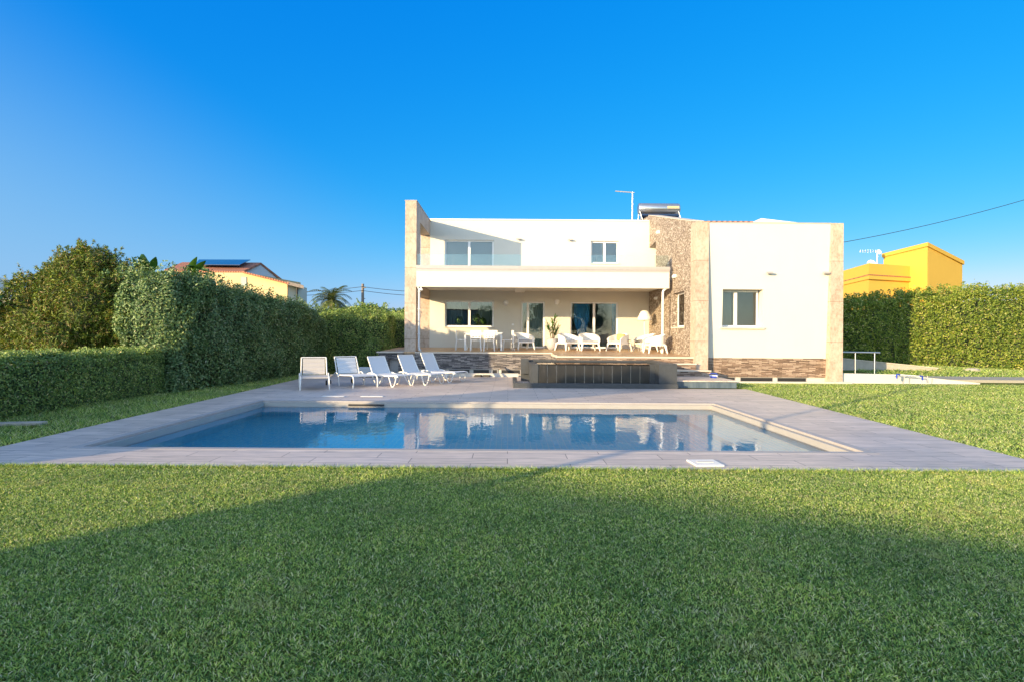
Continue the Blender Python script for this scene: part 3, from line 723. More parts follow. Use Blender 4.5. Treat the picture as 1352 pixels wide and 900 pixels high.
b.box(XR+.2, XR+.25, 21.5, 23, 1.96, 2.02); b.box(XR+.2, XR+.25, 21.5, 23, 3.24, 3.3); b.box(XR+.2, XR+.25, 21.5, 21.56, 2.02, 3.24); b.box(XR+.2, XR+.25, 22.94, 23, 2.02, 3.24)
wn = vp(b, 'slot_window', 'frame')
b = MB(); b.box(XR+.22, XR+.23, 21.56, 22.94, 2.02, 3.24); vp(b, 'pane', 'glass', 0, wn)
b = MB(); b.box(XR-.05, XR+.2, 21.45, 23.05, 1.90, 1.958); vp(b, 'sill', 'coping', 0, wn)
# balcony
b = MB(); b.box(XL+.003, 6.43, YF, YF+.22, 3.50, 4.22); vp(b, 'balcony_fascia', 'plaster')
b = MB(); b.box(XL+.003, 6.45, YF-.03, YF+.26, 4.223, 4.36); b.box(XL+.003, 6.44, YF-.012, YF, 4.14, 4.222); vp(b, 'balcony_capping', 'greymetal')
b = MB(); b.box(XL+.003, 6.43, YF+.22, 23.7, 3.68, 3.9); b.box(XL+.003, XR-.004, 23.7, YB-.003, 3.68, 3.9); vp(b, 'balcony_slab', 'plaster_soffit')
b = MB(); b.box(.3, .75, YF+.24, YB-.01, 3.6, 3.678); vp(b, 'soffit_beam', 'plaster_soffit')
b = MB()
gx = np.linspace(XL+.02, 6.42, 8)
for i in range(7): b.box(gx[i]+.006, gx[i+1]-.006, YF+.10, YF+.112, 4.361, 4.83)
bal = vp(b, 'glass_balustrade', 'balglass')
# windows
def window(hole, y, rec, panes, shutter=None, sill=True, name='window', split=None, fw=.07):
    x0, x1, z0, z1 = hole; y += rec; b = MB()
    b.box(x0, x1, y, y+.07, z1-fw, z1-.001); b.box(x0, x1, y, y+.07, z0+.001, z0+fw); b.box(x0, x0+fw, y, y+.07, z0+fw, z1-fw); b.box(x1-fw, x1, y, y+.07, z0+fw, z1-fw)
    xs_ = split or [x0+(x1-x0)*i/panes for i in range(1, panes)]
    for xm in xs_: b.box(xm-.055, xm+.055, y-.012, y+.066, z0+fw, z1-fw)
    f = vp(b, name, 'frame')
    e = [x0+fw]+[q for xm in xs_ for q in (xm-.055, xm+.055)]+[x1-fw]
    for i in range(0, len(e), 2):
        p = MB(); p.box(e[i], e[i+1], y+.03, y+.04, z0+fw, z1-fw); vp(p, 'pane', 'glass', 0, f)
    if shutter:
        p = MB(); n = int((z1-z0)/.075)
        lo = int(n*(1-shutter))
        for k in range(lo, n):
            za = z0+(z1-z0)*k/n; p.box(x0+.02, x1-.02, y+.09+.008*(k % 2), y+.115, za+.003, za+(z1-z0)/n-.002)
        vp(p, 'roller_shutter', 'shutter', 0, f)
    if sill:
        p = MB(); p.box(x0-.06, x1+.06, y-rec-.05, y-.002, z0-.05, z0-.002); vp(p, 'sill', 'coping', 0, f)
    return f
window(holes['up'], YB, .12, 2, 1.0, False)
window(holes['up2'], YB, .12, 2, 1.0)
wl = window(holes['low'], YB, .12, 2)
window(holes['d1'], YB, .12, 2, None, False, 'glass_door', [.92])
d2 = window(holes['d2'], YB, .12, 2, None, False, 'sliding_door')
# wing window (wall leans, frame recessed behind)
wf = window(whole, YW+.2, .34, 2, None, False, 'window', [8.2])
b = MB(); b.box(7.54, 9.09, YW+.14, YW+.40, 1.86, 1.918); vp(b, 'sill', 'coping', 0, wf)
b = MB(); b.box(X1b+.05, X2-.05, YW+2.2, YW+2.3, 1, 5.2); vp(b, 'room_partition', 'room')
def curtain(x0, x1, y, z0, z1, m, par, pinch=0):
    b = MB(); n = 48; rows = 10
    for j in range(rows+1):
        t = j/rows; z = z0+(z1-z0)*t
        sq = 1-pinch*math.exp(-((t-.32)/.2)**2); cx = (x0+x1)/2
        for i in range(n+1):
            x = x0+(x1-x0)*i/n; b.v.append((cx+(x-cx)*sq, y+.035*math.sin(i*1.25+math.sin(i*.37)), z))
    for j in range(rows):
        for i in range(n):
            a = j*(n+1)+i; b.f.append((a, a+1, a+n+2, a+n+1)); b.sm.append(True)
    return vp(b, 'curtain', m, 0, par)
curtain(3.1, 3.85, YB+.27, 1.05, 3.12, 'curtain', d2, .45)
curtain(-2.85, -2.2, YB+.9, 1.9, 3.2, 'curtain_w', wl)
curtain(-1.5, -.8, YB+.9, 1.9, 3.2, 'curtain_w', wl)
curtain(7.75, 8.15, YW+.8, 1.9, 3.2, 'curtain_w', wf)
curtain(4.9, 5.12, YB+.27, 1.05, 3.15, 'curtain', d2, .1)
g1 = [o for o in villa.children if o.name.startswith('glass_door')][0]
curtain(.98, 1.68, YB+.27, 1.05, 3.15, 'curtain_w', g1)
# indoor pieces seen through the panes
b = MB(); b.box(3.3, 5.0, YB+1.7, YB+2.5, 1.03, 1.85); b.box(3.3, 5.0, YB+2.5, YB+2.7, 1.03, 2.15)
t = off(b, VO).obj('sofa', 'pot'); t.location = VO; tag(t, 'dark sofa seen through the terrace sliding door', 'sofa')
# wall fittings
def spot(x, y, z, side=False):
    b = MB(); b.box(x-.05, x+.05, y-.03, y, z-.04, z+.04)
    b.tube([(x, y-.03, z), (x-.04, y-.12, z+.01)], .018, 6)
    b.box(x-.17, x+.03, y-.20, y-.10, z-.045, z+.02)
    vp(b, 'spotlight', 'greymetal')
for (u, v) in ((753, 317), (685.5, 316)):
    X, Z = px(u, v, YB); spot(X, YB, Z)
for (u, v) in ((1016, 360.5), (1092, 360.5)):
    X, Z = px(u, v, YW+.1); spot(min(X, X2-.1), YW+.02+.3*(1-Z/5.6), Z)
for (u, v) in ((668, 400), (735, 399)):
    X, Z = px(u, v, YB); b = MB(); b.add([], [])
    m4 = Matrix.Translation((X, YB, Z)) @ Matrix.Rotation(R(90), 4, 'X')
    c = MB(); c.lathe([(.12, 0), (.125, .03), (.1, .06), (.05, .085), (.001, .09)], 18)
    c.v = [tuple(m4 @ Vector(p)) for p in c.v]; vp(c, 'wall_lamp', 'frame')
X, Z = px(677, 428.5, YB); b = MB(); b.box(X-.05, X+.05, YB-.03, YB-.001, Z-.04, Z+.04); vp(b, 'doorbell_box', 'frame')
for (u, v) in ((869.5, 307), (867, 394), (891.5, 365)):
    y = XR*F/(u-U0); Z = px(u, v, y)[1]; b = MB(); b.box(XR-.10, XR-.001, y-.09, y+.09, Z-.06, Z+.06); b.box(XR-.13, XR-.10, y-.06, y+.06, Z-.045, Z+.04); vp(b, 'wall_lamp', 'frame')
# downpipes
b = MB(); X = -3.58
b.tube([(X-.05, YF+.06, 3.5), (X, YF+.06, 3.40), (X, YF+.06, 1.12), (X+.03, YF+.0, 1.0), (X+.1, YF-.05, .96)], .045, 10)
for z in (1.6, 2.6, 3.3): b.box(X-.06, X+.06, YF+.0, YF+.03, z, z+.03)
vp(b, 'downpipe', 'pale')
b = MB(); X = 6.2; b.tube([(X+.15, YF+.1, 3.52), (X+.02, YF+.1, 3.42), (X, YF+.1, 3.35), (X, YF+.1, ft(YF)+.01)], .045, 10); vp(b, 'downpipe', 'frame')
b = MB(); b.tube([(-3.5, YF+.05, 3.49), (-3.5, YF+.0, 3.43)], .03, 8); b.tube([(-3.52, YF+.05, 3.41), (-3.46, YF-.1, 3.38)], .045, 10); vp(b, 'security_camera', 'whiteplastic')

# solar water heater, antenna
YS = 28.3
xa, za = px(841, 276, YS); xb, zb = px(896, 277, YS)
sw = empty('solar_water_heater', 'steel solar water heater tank on the villa roof', 'water heater', ((xa+xb)/2, YS, 6.9))
hw = (xb-xa)/2; zc = za-6.9; r = .27
b = MB(); pr = [(-hw, .02), (-hw, .18), (-hw+.03, .25), (-hw+.06, r), (hw-.06, r), (hw-.03, .25), (hw, .18), (hw, .02)]
seg = 24; vs = [(x, rr*math.cos(2*math.pi*k/seg), zc+rr*math.sin(2*math.pi*k/seg)) for x, rr in pr for k in range(seg)]
b.add(vs, [(i*seg+k, i*seg+(k+1) % seg, (i+1)*seg+(k+1) % seg, (i+1)*seg+k) for i in range(len(pr)-1) for k in range(seg)], True); b.obj('tank', 'metal', sw)
b = MB(); b.box(hw-.66, hw-.1, -r-.008, -r+.02, zc-.03, zc+.08); b.obj('label_plate', 'cream', sw)
b = MB(); b.slab([(-hw+.1, -.25, zc-.3), (hw-.1, -.25, zc-.3), (hw-.1, .9, zc-1.0), (-hw+.1, .9, zc-1.0)], .08); b.obj('collector_panel', 'solar', sw)
b = MB()
for x in (-hw+.08, hw-.08):
    b.tube([(x, -.1, zc-.1), (x, -.45, .05)], .025, 6); b.tube([(x, .2, zc-.15), (x, .3, .05)], .025, 6); b.tube([(x-.03, -.2, zc-.15), (x+.09, -.3, zc-.6)], .02, 6)
b.box(-hw+.05, hw-.05, -.03, .03, zc-.34, zc-.30); b.obj('stand', 'metal', sw)
an = empty('roof_antenna', 'thin metal pole with one sideways arm on villa roof', 'antenna', (px(834, 290, 28.0)[0], 28.0, 6.9))
zt = px(834, 254, 28.0)[1]-6.9
b = MB(); b.tube([(0, 0, 0), (0, 0, zt)], .035, 8); b.obj('pole', 'metal', an)
b = MB(); b.tube([(.08, 0, zt-.02), (-.85, 0, zt+.04)], .025, 8); b.obj('arm', 'greymetal', an)

# ------------------------------------------------------------------ terrace
ter = empty('terrace', 'raised plank floored terrace clad in ledge stone with steps', 'terrace', (0, YF, 0)); TO = Vector((0, YF, 0))
def tp(b, name, m, parent=None, bev=0): return off(b, TO).obj(name, m, parent or ter, bev)
YT, YT2, XP = 22.72, 20.35, 1.75
b = MB()
b.slab([(XLo-1.0, YT+.1, ft(YT)), (XP, YT+.02, ft(YT)), (XP, YB-.004, ft(YB)), (XLo-1.0, YB-.004, ft(YB))], .06)
b.slab([(XP, YT2+.02, ft(YT2)), (XR-.004, YT2+.02, ft(YT2)), (XR-.004, YB-.004, ft(YB)), (XP, YB-.004, ft(YB))], .06)
tp(b, 'floor', 'terrace')
b = MB()   # pale edge strip
b.box(XL+.01, XP, YT-.03, YT+.018, ft(YT)-.05, ft(YT)+.004); b.box(XP-.05, XP-.002, YT2-.03, YT-.031, ft(YT2)-.05, ft(YT2)+.03)
b.box(XP, XR-.02, YT2-.03, YT2+.018, ft(YT2)-.05, ft(YT2)+.004); tp(b, 'edge_strip', 'coping')
b = MB(); b.box(XL+.0, XP, YT, YT+.3, .26, ft(YT)-.065); b.box(XP-.0, XP+.3, YT2+.3, YT+.3, .0, ft(YT2)-.065)
tp(b, 'stone_cladding', 'ledge_grey')
b = MB(); b.box(XP, XR-.02, YT2, YT2+.3, .0, ft(YT2)-.065); tp(b, 'stone_cladding', 'ledge')
b = MB(); b.box(XL, XP, YT+.06, YT+.3, -.02, .258); tp(b, 'base_wall', 'kerb')
us = [(575, 590), (592.5, 621), (624.5, 647), (650, 657.5), (661.5, 688), (691, 708)]
strip_windows(ter, [(px(a, 489, YT)[0], px(c, 489, YT)[0]) for a, c in us], YT+.02, .06, .25, TO)
# left extension beyond the fin
b = MB(); b.box(-5.15, -4.75, YT+.0, YT+.4, 0, .87); b.box(-4.35, XLo-.01, YT+.0, YT+.4, 0, .87); b.box(-4.75, -4.35, YT, YT+.4, .62, .87); b.box(-5.15, -5.0, YT+.4, YB, 0, .87)
tp(b, 'stone_cladding', 'ledge_grey')
b = MB(); b.box(-5.22, XLo, YT-.05, YT+.12, .872, .925); tp(b, 'edge_strip', 'coping')
b = MB(); b.box(-4.75, -4.35, YT+.25, YT+.39, 0.1, .62); tp(b, 'access_door', 'greymetal')
# steps
for i, (y, z, xe) in enumerate(((19.98, .65, 6.56), (19.62, .44, 6.95))):
    b = MB(); b.box(4.9, xe, y, YT2-.001 if xe < 6.57 else YW-.01, .20, z-.041); b_ = tp(b, 'step', 'ledge')
    b = MB(); b.box(4.9, xe+.01, y-.03, YT2-.035 if xe < 6.57 else YW-.011, z-.04, z); tp(b, 'tread', 'coping', b_)
# pale kerb and drain slot before the terrace
b = MB(); b.box(XLo-1.2, .4, 22.1, 22.3, -.05, .13); tag(b.obj('kerb', 'kerb'), 'low pale kerb in front of the dark terrace cladding', 'kerb')
b = MB(); b.box(XLo-1.2, 6.5, 22.3, YT+.06, -.09, -.012); tag(b.obj('drain_channel', 'pathgrey'), kind='structure', label='dark gravel strip below the terrace wall')
b = MB(); b.box(7.15, 12.0, 19.95, 20.1, -.05, .045); tag(b.obj('kerb', 'kerb'), 'thin pale kerb between right lawn and wing wall', 'kerb')
b = MB(); b.box(7.15, 12.0, 20.1, 20.5, -.3, -.008); tag(b.obj('light_well', 'pathgrey'), kind='structure', label='narrow light well below the wing')
# dark mats by the kerb
for i, (u, v) in enumerate(((633, 495.5), (644, 495.5))):
    x, y = gp(u, v, .03); b = MB(); 
    m4 = Matrix.Translation((x, y, .0)) @ Matrix.Rotation(R(-14), 4, 'Z')
    b.box(-.14, .14, -.26, .26, .003, .035, m4); b.box(-.12, .12, -.22, .0, .036, .075, m4)
    tag(b.obj('dark_mat', 'dark'), 'black flat mat lying by the kerb, %s one' % ('left' if i == 0 else 'right'), 'swim fin', 'black mats by the kerb')

# ------------------------------------------------------------------ black overflow basin and low platform
tub = empty('overflow_basin', 'black slate raised spa basin with tiled waterfall front', 'spa pool', (2.6, 19, 0)); BO = Vector((2.6, 19, 0))
def bp(b, name, m, parent=None, bev=0): return off(b, BO).obj(name, m, parent or tub, bev)
b = MB(); b.box(.16, 5.15, 17.3, 17.42, 0, .147); b.box(.16, .3, 17.42, 20.0, 0, .147); bp(b, 'trough_kerb', 'slate_light', None, .006)
b = MB(); b.box(.301, 5.0, 17.421, 17.9, 0, .03); bp(b, 'trough_water', 'slate')
n = 12; xs_ = np.linspace(.94, 4.42, n+1)
b = MB()
for i in range(n): b.box(xs_[i]+.008, xs_[i+1]-.008, 17.9, 17.96, .03, .668)
bp(b, 'waterfall_tiles', 'slate')
b = MB(); b.box(.94, 4.42, 17.915, 18.05, .02, .66); bp(b, 'tile_joints', 'coping')
b = MB(); b.box(.72, .938, 17.88, 18.05, 0, .69); b.box(.72, .938, 18.05, 20.3, 0, .68); bp(b, 'left_wall', 'slate_light')
b = MB(); b.box(4.6, 5.15, 17.3+.13, 17.95, .02, .75); b.box(4.425, 4.6, 17.86, 18.05, .02, .70); b.box(4.86, 5.15, 17.95, 20.3, .02, .75); bp(b, 'right_wall', 'slate_light')
b = MB(); b.box(.454, 4.86, 20.05, 20.3, .02, .735); b.box(.454, .715, 19.9, 20.05, .264, .785); bp(b, 'rear_wall', 'slate_light')
b = MB(); b.box(.94, 4.86, 18.05, 20.05, .0, .3); bp(b, 'bench', 'slate')
b = MB(); b.box(.93, 4.87, 17.93, 20.06, .29, .692); bp(b, 'basin_water', 'water_small')
pl = empty('stone_platform', 'low grey stone step platform right of the black basin', 'platform', (6, 18.8, 0)); PO = Vector((6, 18.8, 0))
b = MB(); b.box(5.16, 7.07, 17.7, 19.55, 0, .196); off(b, PO).obj('front_face', 'slate_blue', pl)
b = MB(); b.box(5.16, 7.12, 17.66, 19.61, .198, .232); b.box(5.16, 6.96, 19.61, 19.62, .198, .232); off(b, PO).obj('top_slab', 'deck', pl)
b = MB(); b.box(6.96, 7.13, 19.62, 20.1, .0, .2); off(b, PO).obj('return_block', 'slate_light', pl)
# pool cleaner robot on the platform
x, y = gp(955, 498, .23)
rb = empty('pool_cleaner', 'white and blue pool cleaning robot on the stone platform', 'pool cleaner', (6.82, 19.0, .232), R(-20))
b = MB(); b.box(-.2, .2, -.14, .14, .04, .14); b.obj('body', 'whiteplastic', rb, .03)
b = MB(); b.tube([(-.2, 0, .12), (-.15, 0, .22), (.15, 0, .22), (.2, 0, .12)], .02, 8); b.obj('handle', 'blue', rb)
b = MB()
for sy in (-.15, .15): b.tube([(-.15, sy, .05), (.15, sy, .05)], .05, 10)
b.obj('roller', 'blue', rb); rb.scale = (.65, .65, .65)

# ------------------------------------------------------------------ loungers
def sheet(prof, w, t, b, lines=0):
    "extruded profile (x,z) of width w"
    n = len(prof)
    vs = []
    for (x, z) in prof: vs += [(x, -w, z), (x, w, z), (x, w, z-t), (x, -w, z-t)]
    fs = []
    for i in range(n-1):
        a = i*4; c = a+4
        fs += [(a, a+1, c+1, c), (a+1, a+2, c+2, c+1), (a+2, a+3, c+3, c+2), (a+3, a, c, c+3)]
    fs += [(0, 3, 2, 1), (n*4-4, n*4-3, n*4-2, n*4-1)]
    b.add(vs, fs, False)
def arc(pts, n=6):
    "Catmull-Rom smooth"
    P = [Vector(p) for p in pts]; P = [P[0]]+P+[P[-1]]; out = []
    for i in range(1, len(P)-2):
        for k in range(n):
            t = k/n; a, b_, c, d = P[i-1], P[i], P[i+1], P[i+2]
            out.append(.5*((2*b_)+(c-a)*t+(2*a-5*b_+4*c-d)*t*t+(3*b_-a-3*c+d)*t**3))
    out.append(P[-2]); return out
def lounger(kind, label, grp, loc, rz, backang, bl=.80):
    r = empty('sun_lounger', label, 'sun lounger', loc, rz, grp)
    hz = .34; wv = .30; ca, sa = math.cos(backang), math.sin(backang)
    def bk(s, lift=0): return (-.0-ca*s-sa*lift*0, hz+.02+sa*s)
    if kind == 'slat':
        for sgn in (-1, 1):
            b = MB(); b.tube(arc([(-.02, sgn*.34, hz-.01), (.5, sgn*.34, hz), (1.0, sgn*.34, hz+.02), (1.16, sgn*.34, hz-.01), (1.22, sgn*.345, .2), (1.2, sgn*.35, .0)]), .019, 8)
            b.tube([(-.02, sgn*.34, hz-.01), (-.45, sgn*.34, hz-.04), (-.52, sgn*.34, .12)], .019, 8); b.obj('side_rail', 'whiteplastic', r)
            b = MB(); b.tube(arc([(-.2, sgn*.36, hz-.05), (0, sgn*.37, hz+.06), (.2, sgn*.37, hz-.02), (.26, sgn*.37, .0)]), .016, 8); b.obj('leg', 'whiteplastic', r)
            b = MB(); b.tube([(-.52, sgn*.34-.02, .075), (-.52, sgn*.34+.02, .075)], .075, 14); b.obj('wheel', 'dark', r)
        b = MB()
        for s in (.05, .31, .57, .80): pass
        b.tube([bk(-.02)[0:1]+(-.33,)+bk(-.02)[1:2], bk(bl)[0:1]+(-.32,)+bk(bl)[1:2]], .018, 8)
        b.tube([bk(-.02)[0:1]+(.33,)+bk(-.02)[1:2], bk(bl)[0:1]+(.32,)+bk(bl)[1:2]], .018, 8)
        b.tube([(bk(bl)[0], -.32, bk(bl)[1]), (bk(bl)[0], .32, bk(bl)[1])], .018, 8)
        b.obj('backrest_frame', 'whiteplastic', r)
        b = MB(); 
        for k in range(4):
            s0, s1 = .03+k*(bl-.05)/4, .03+(k+1)*(bl-.05)/4-.012
            sheet([bk(s0), (bk((s0+s1)/2)[0]+.012, bk((s0+s1)/2)[1]+.012), bk(s1)], .285, .022, b)
        b.obj('backrest_fabric', 'mesh2' if 'tan' in label else 'mesh', r)
        b = MB(); sheet([(0, hz+.01), (.3, hz+.012), (.7, hz+.02), (1.0, hz+.03), (1.15, hz+.015)], .32, .03, b); b.obj('seat_fabric', 'mesh2' if 'tan' in label else 'mesh', r)
    else:
        for sgn in (-1, 1):
            b = MB(); b.tube(arc([(-.42, sgn*.33, .02), (-.36, sgn*.34, .22), (-.18, sgn*.35, hz+.02), (.05, sgn*.345, hz+.03), (.35, sgn*.34, hz-.03), (.75, sgn*.33, hz-.02), (1.1, sgn*.33, hz+.0), (1.2, sgn*.33, hz-.04)]), .021, 8)
            b.obj('side_rail', 'whiteplastic', r)
            b = MB(); b.tube(arc([(-.02, sgn*.345, hz+.03), (.16, sgn*.35, .12), (.24, sgn*.35, .02), (.33, sgn*.35, .02), (.42, sgn*.34, .15), (.5, sgn*.34, hz-.04)]), .018, 8)
            b.obj('leg', 'whiteplastic', r)
            b = MB(); b.tube(arc([(.78, sgn*.33, hz-.03), (.88, sgn*.34, .12), (.93, sgn*.34, .02), (1.02, sgn*.34, .02), (1.09, sgn*.335, .15), (1.13, sgn*.33, hz-.03)]), .016, 8)
            b.obj('leg', 'whiteplastic', r)
        b = MB(); b.tube([(bk(-.02)[0], -.31, bk(-.02)[1]), (bk(bl)[0], -.30, bk(bl)[1])], .018, 8); b.tube([(bk(-.02)[0], .31, bk(-.02)[1]), (bk(bl)[0], .30, bk(bl)[1])], .018, 8)
        b.tube([(bk(bl)[0], -.30, bk(bl)[1]), (bk(bl)[0], .30, bk(bl)[1])], .018, 8); b.obj('backrest_frame', 'whiteplastic', r)
        b = MB(); sheet([bk(.0), (bk(bl*.5)[0]-.01, bk(bl*.5)[1]-.01), bk(bl-.01)], .295, .008, b); b.obj('backrest_fabric', 'mesh', r)
        b = MB(); sheet([(0, hz+.02), (.3, hz+.0), (.7, hz+.005), (1.05, hz+.03), (1.17, hz+.01)], .315, .012, b); b.obj('seat_fabric', 'mesh', r)
    r.scale = (1, 1.12, 1); return r
G = 'sun loungers in a row behind the pool'
lounger('slat', 'tan slatted white sun lounger, leftmost of the row', G, (-5.86, 17.3, 0), R(-70), R(60), .58)
lounger('slat', 'white sun lounger with pale slatted back, second from left', G, (-5.02, 18.0, 0), R(-50), R(66), .56)
lounger('sling', 'white sling sun lounger, middle one of the five', G, (-4.02, 18.2, 0), R(-38), R(62), .58)
lounger('sling', 'white sling sun lounger, second from the right, before the stone pier', G, (-3.18, 18.9, 0), R(-35), R(61), .62)
lounger('sling', 'white sling sun lounger with highest back, rightmost of the row', G, (-2.60, 19.9, 0), R(-30), R(64), .65)
# grey trough planter behind
x, _ = px(494, 488, 22.0)
tr = empty('planter_trough', 'grey long planter trough beside hedge behind the loungers', 'planter', (x, 21.6, 0))
b = MB(); b.box(-.48, .42, -.2, .2, .12, .36); b.obj('box', 'pale', tr, .02)
b = MB(); b.box(-.42, .36, -.16, .16, 0, .118); b.obj('foot', 'dark', tr)

# ------------------------------------------------------------------ terrace furniture
def tub_chair():
    r = empty('tub_chair', 'x', 'armchair', (0, 0, 0), 0, 'white tub armchairs on the terrace')
    # U shell: local front = -y
    b = MB(); n = 26; w = .36; ring_o = []; ring_i = []
    for i in range(n+1):
        t = -1+2*i/n          # -1..1 from left front round the back to right front
        a = t*math.pi*.5
        if abs(t) > .5:
            s = (abs(t)-.5)/.5; x = math.copysign(w, t); y = .05-s*.36
        else:
            aa = t/.5*math.pi/2; x = w*math.sin(aa); y = .05+.28*math.cos(aa)
        back = max(0, 1-abs(t)/.95); h = .53+.19*(back**.8)
        if abs(t) > .9: h -= (abs(t)-.9)*.7
        ring_o.append((x*1.03, y, h)); ring_i.append((x*.86, y-.045 if abs(t) < .5 else y, h-.01))
    base = 0; vs = []
    for (o_, i_) in zip(ring_o, ring_i):
        vs += [(o_[0]*.93, o_[1]*.95, .27), o_, (i_[0], i_[1], i_[2]), (i_[0]*.92, i_[1]*.9, .36)]
    fs = []
    for i in range(n):
        a = i*4; c = a+4
        for k in range(3): fs.append((a+k, a+k+1, c+k+1, c+k))
    fs += [(0, 1, 2, 3), (n*4+3, n*4+2, n*4+1, n*4)]
    b.add(vs, fs, False); b.obj('shell', 'whiteplastic', r)
    b = MB(); b.box(-.31, .31, -.33, .26, .27, .345); b.obj('seat', 'whiteplastic', r, .02)
    b = MB(); b.box(-.28, .28, -.31, .22, .346, .41); b.obj('cushion', 'cushion', r, .025)
    for sx in (-1, 1):
        for sy in (-1, 1):
            b = MB(); b.tube([(sx*.31, sy*.27-.02, .30), (sx*.34, sy*.30-.02, .12), (sx*.36, sy*.33-.02, 0)], [.05, .033, .022], 6); b.obj('leg', 'whiteplastic', r)
    return r
tc = tub_chair(); tc.scale = (1.12, 1.12, 1.06); first = True
chairs = [(690, 25.2, 25, 'white tub armchair by the narrow glass door, alone at left'),
          (749, 24.6, 35, 'white tub armchair right beside the potted plant, turned sideways'),
          (777, 24.6, 8, 'white tub armchair with grey cushion in front of sliding door centre'),
          (818, 24.6, -55, 'white tub armchair with tan cushion left of the glass side table'),
          (853, 24.5, -75, 'white tub armchair under the floor lamp, right of glass table'),
          (866, 22.9, -88, 'white tub armchair seen from its side, nearest pebble wall')]
for i, (u, y, a, lab) in enumerate(chairs):
    loc = ((u-U0)*y/F, y, ft(y)+.001)
    if i == 0: tc.location = loc; tc.rotation_euler = (0, 0, R(a)); tc['label'] = lab; o = tc
    else: o = dup(tc, loc, R(a), lab)
    if i == 3:
        b = MB(); b.box(-.2, .2, .02, .12, .42, .68); cu = b.obj('pillow', 'cushion2', o, .04)
# glass side table
y = 24.3; st = empty('side_table', 'small round glass side table with dark steel legs between armchairs', 'table', ((838-U0)*y/F, y, ft(y)+.001))
b = MB(); b.lathe([(.001, .47), (.33, .47), (.335, .48), (.33, .49), (.001, .49)], 28); b.obj('tabletop', 'balglass', st)
b = MB()
b.lathe([(.31, .455), (.33, .455), (.33, .469), (.31, .469)], 28); b.obj('rim', 'metal', st)
for k in range(4):
    a = R(45+90*k); b = MB(); b.tube([(.3*math.cos(a), .3*math.sin(a), 0), (.3*math.cos(a), .3*math.sin(a), .455)], .012, 6); b.obj('leg', 'greymetal', st)
# floor lamp
y = 25.4; fl = empty('floor_lamp', 'tall white floor lamp with wide cone shade', 'lamp', ((851-U0)*y/F, y, ft(y)+.001))
zt = px(851, 410.5, y)[1]-ft(y)
b = MB(); b.lathe([(.001, 0), (.17, 0), (.17, .02), (.03, .04)], 20); b.obj('base', 'whiteplastic', fl)
b = MB(); b.tube(arc([(0, 0, .03), (.03, 0, .5), (-.02, 0, 1.0), (0, 0, zt-.35)]), .02, 8); b.obj('pole', 'whiteplastic', fl)
b = MB(); b.lathe([(.12, zt), (.19, zt-.06), (.29, zt-.26), (.34, zt-.42), (.33, zt-.42), (.28, zt-.26), (.18, zt-.06), (.11, zt-.01)], 26); b.obj('lamp_shade', 'whiteplastic', fl)
# potted plant
y = 25.3; pt = empty('potted_plant', 'grey round pot with a spiky strap leaved plant', 'plant', ((729.5-U0)*y/F, y, ft(y)+.001))
b = MB(); b.lathe([(.001, 0), (.14, 0), (.21, .12), (.235, .28), (.21, .42), (.19, .43), (.18, .38), (.001, .38)], 24); b.obj('pot', 'pot', pt)
VVp, FFp, NP = [], [], []; base = 0
rr = random.Random(5)
def strap(base_pt, az, el, ln, wd):
    pts = []; p = Vector(base_pt); d = Vector((math.cos(az)*math.cos(el), math.sin(az)*math.cos(el), math.sin(el)))
    side = Vector((-math.sin(az), math.cos(az), 0)); n = 5
    for i in range(n+1):
        t = i/n; ww = wd*math.sin(math.pi*min(.95, .25+t*.7))
        pts.append((p-side*ww, p+side*ww)); p = p+d*(ln/n); d = (d+Vector((0, 0, -.13))).normalized()
    return pts
bl = MB(); stm = MB()
for (sx, sy, top) in ((0, 0, 1.0), (.1, .03, .7), (-.1, 0, .85), (.05, -.06, 1.2)):
    stm.tube([(sx*.4, sy*.4, .38), (sx*1.4, sy, top)], [.018, .012], 6)
    for k in range(26):
        t = rr.uniform(.35, 1.05); az = rr.uniform(0, 6.28); el = rr.uniform(.1, 1.25)
        pp = strap((sx*(.4+t), sy, .38+(top-.38)*t), az, el, rr.uniform(.25, .45), .018)
        vs = [q for pr_ in pp for q in pr_]; bl.add(vs, [(2*i, 2*i+1, 2*i+3, 2*i+2) for i in range(len(pp)-1)], True)
bl.obj('leaves', 'leaf_big', pt); stm.obj('stem', 'bark', pt); pt.scale = (1.2, 1.2, 1.15)
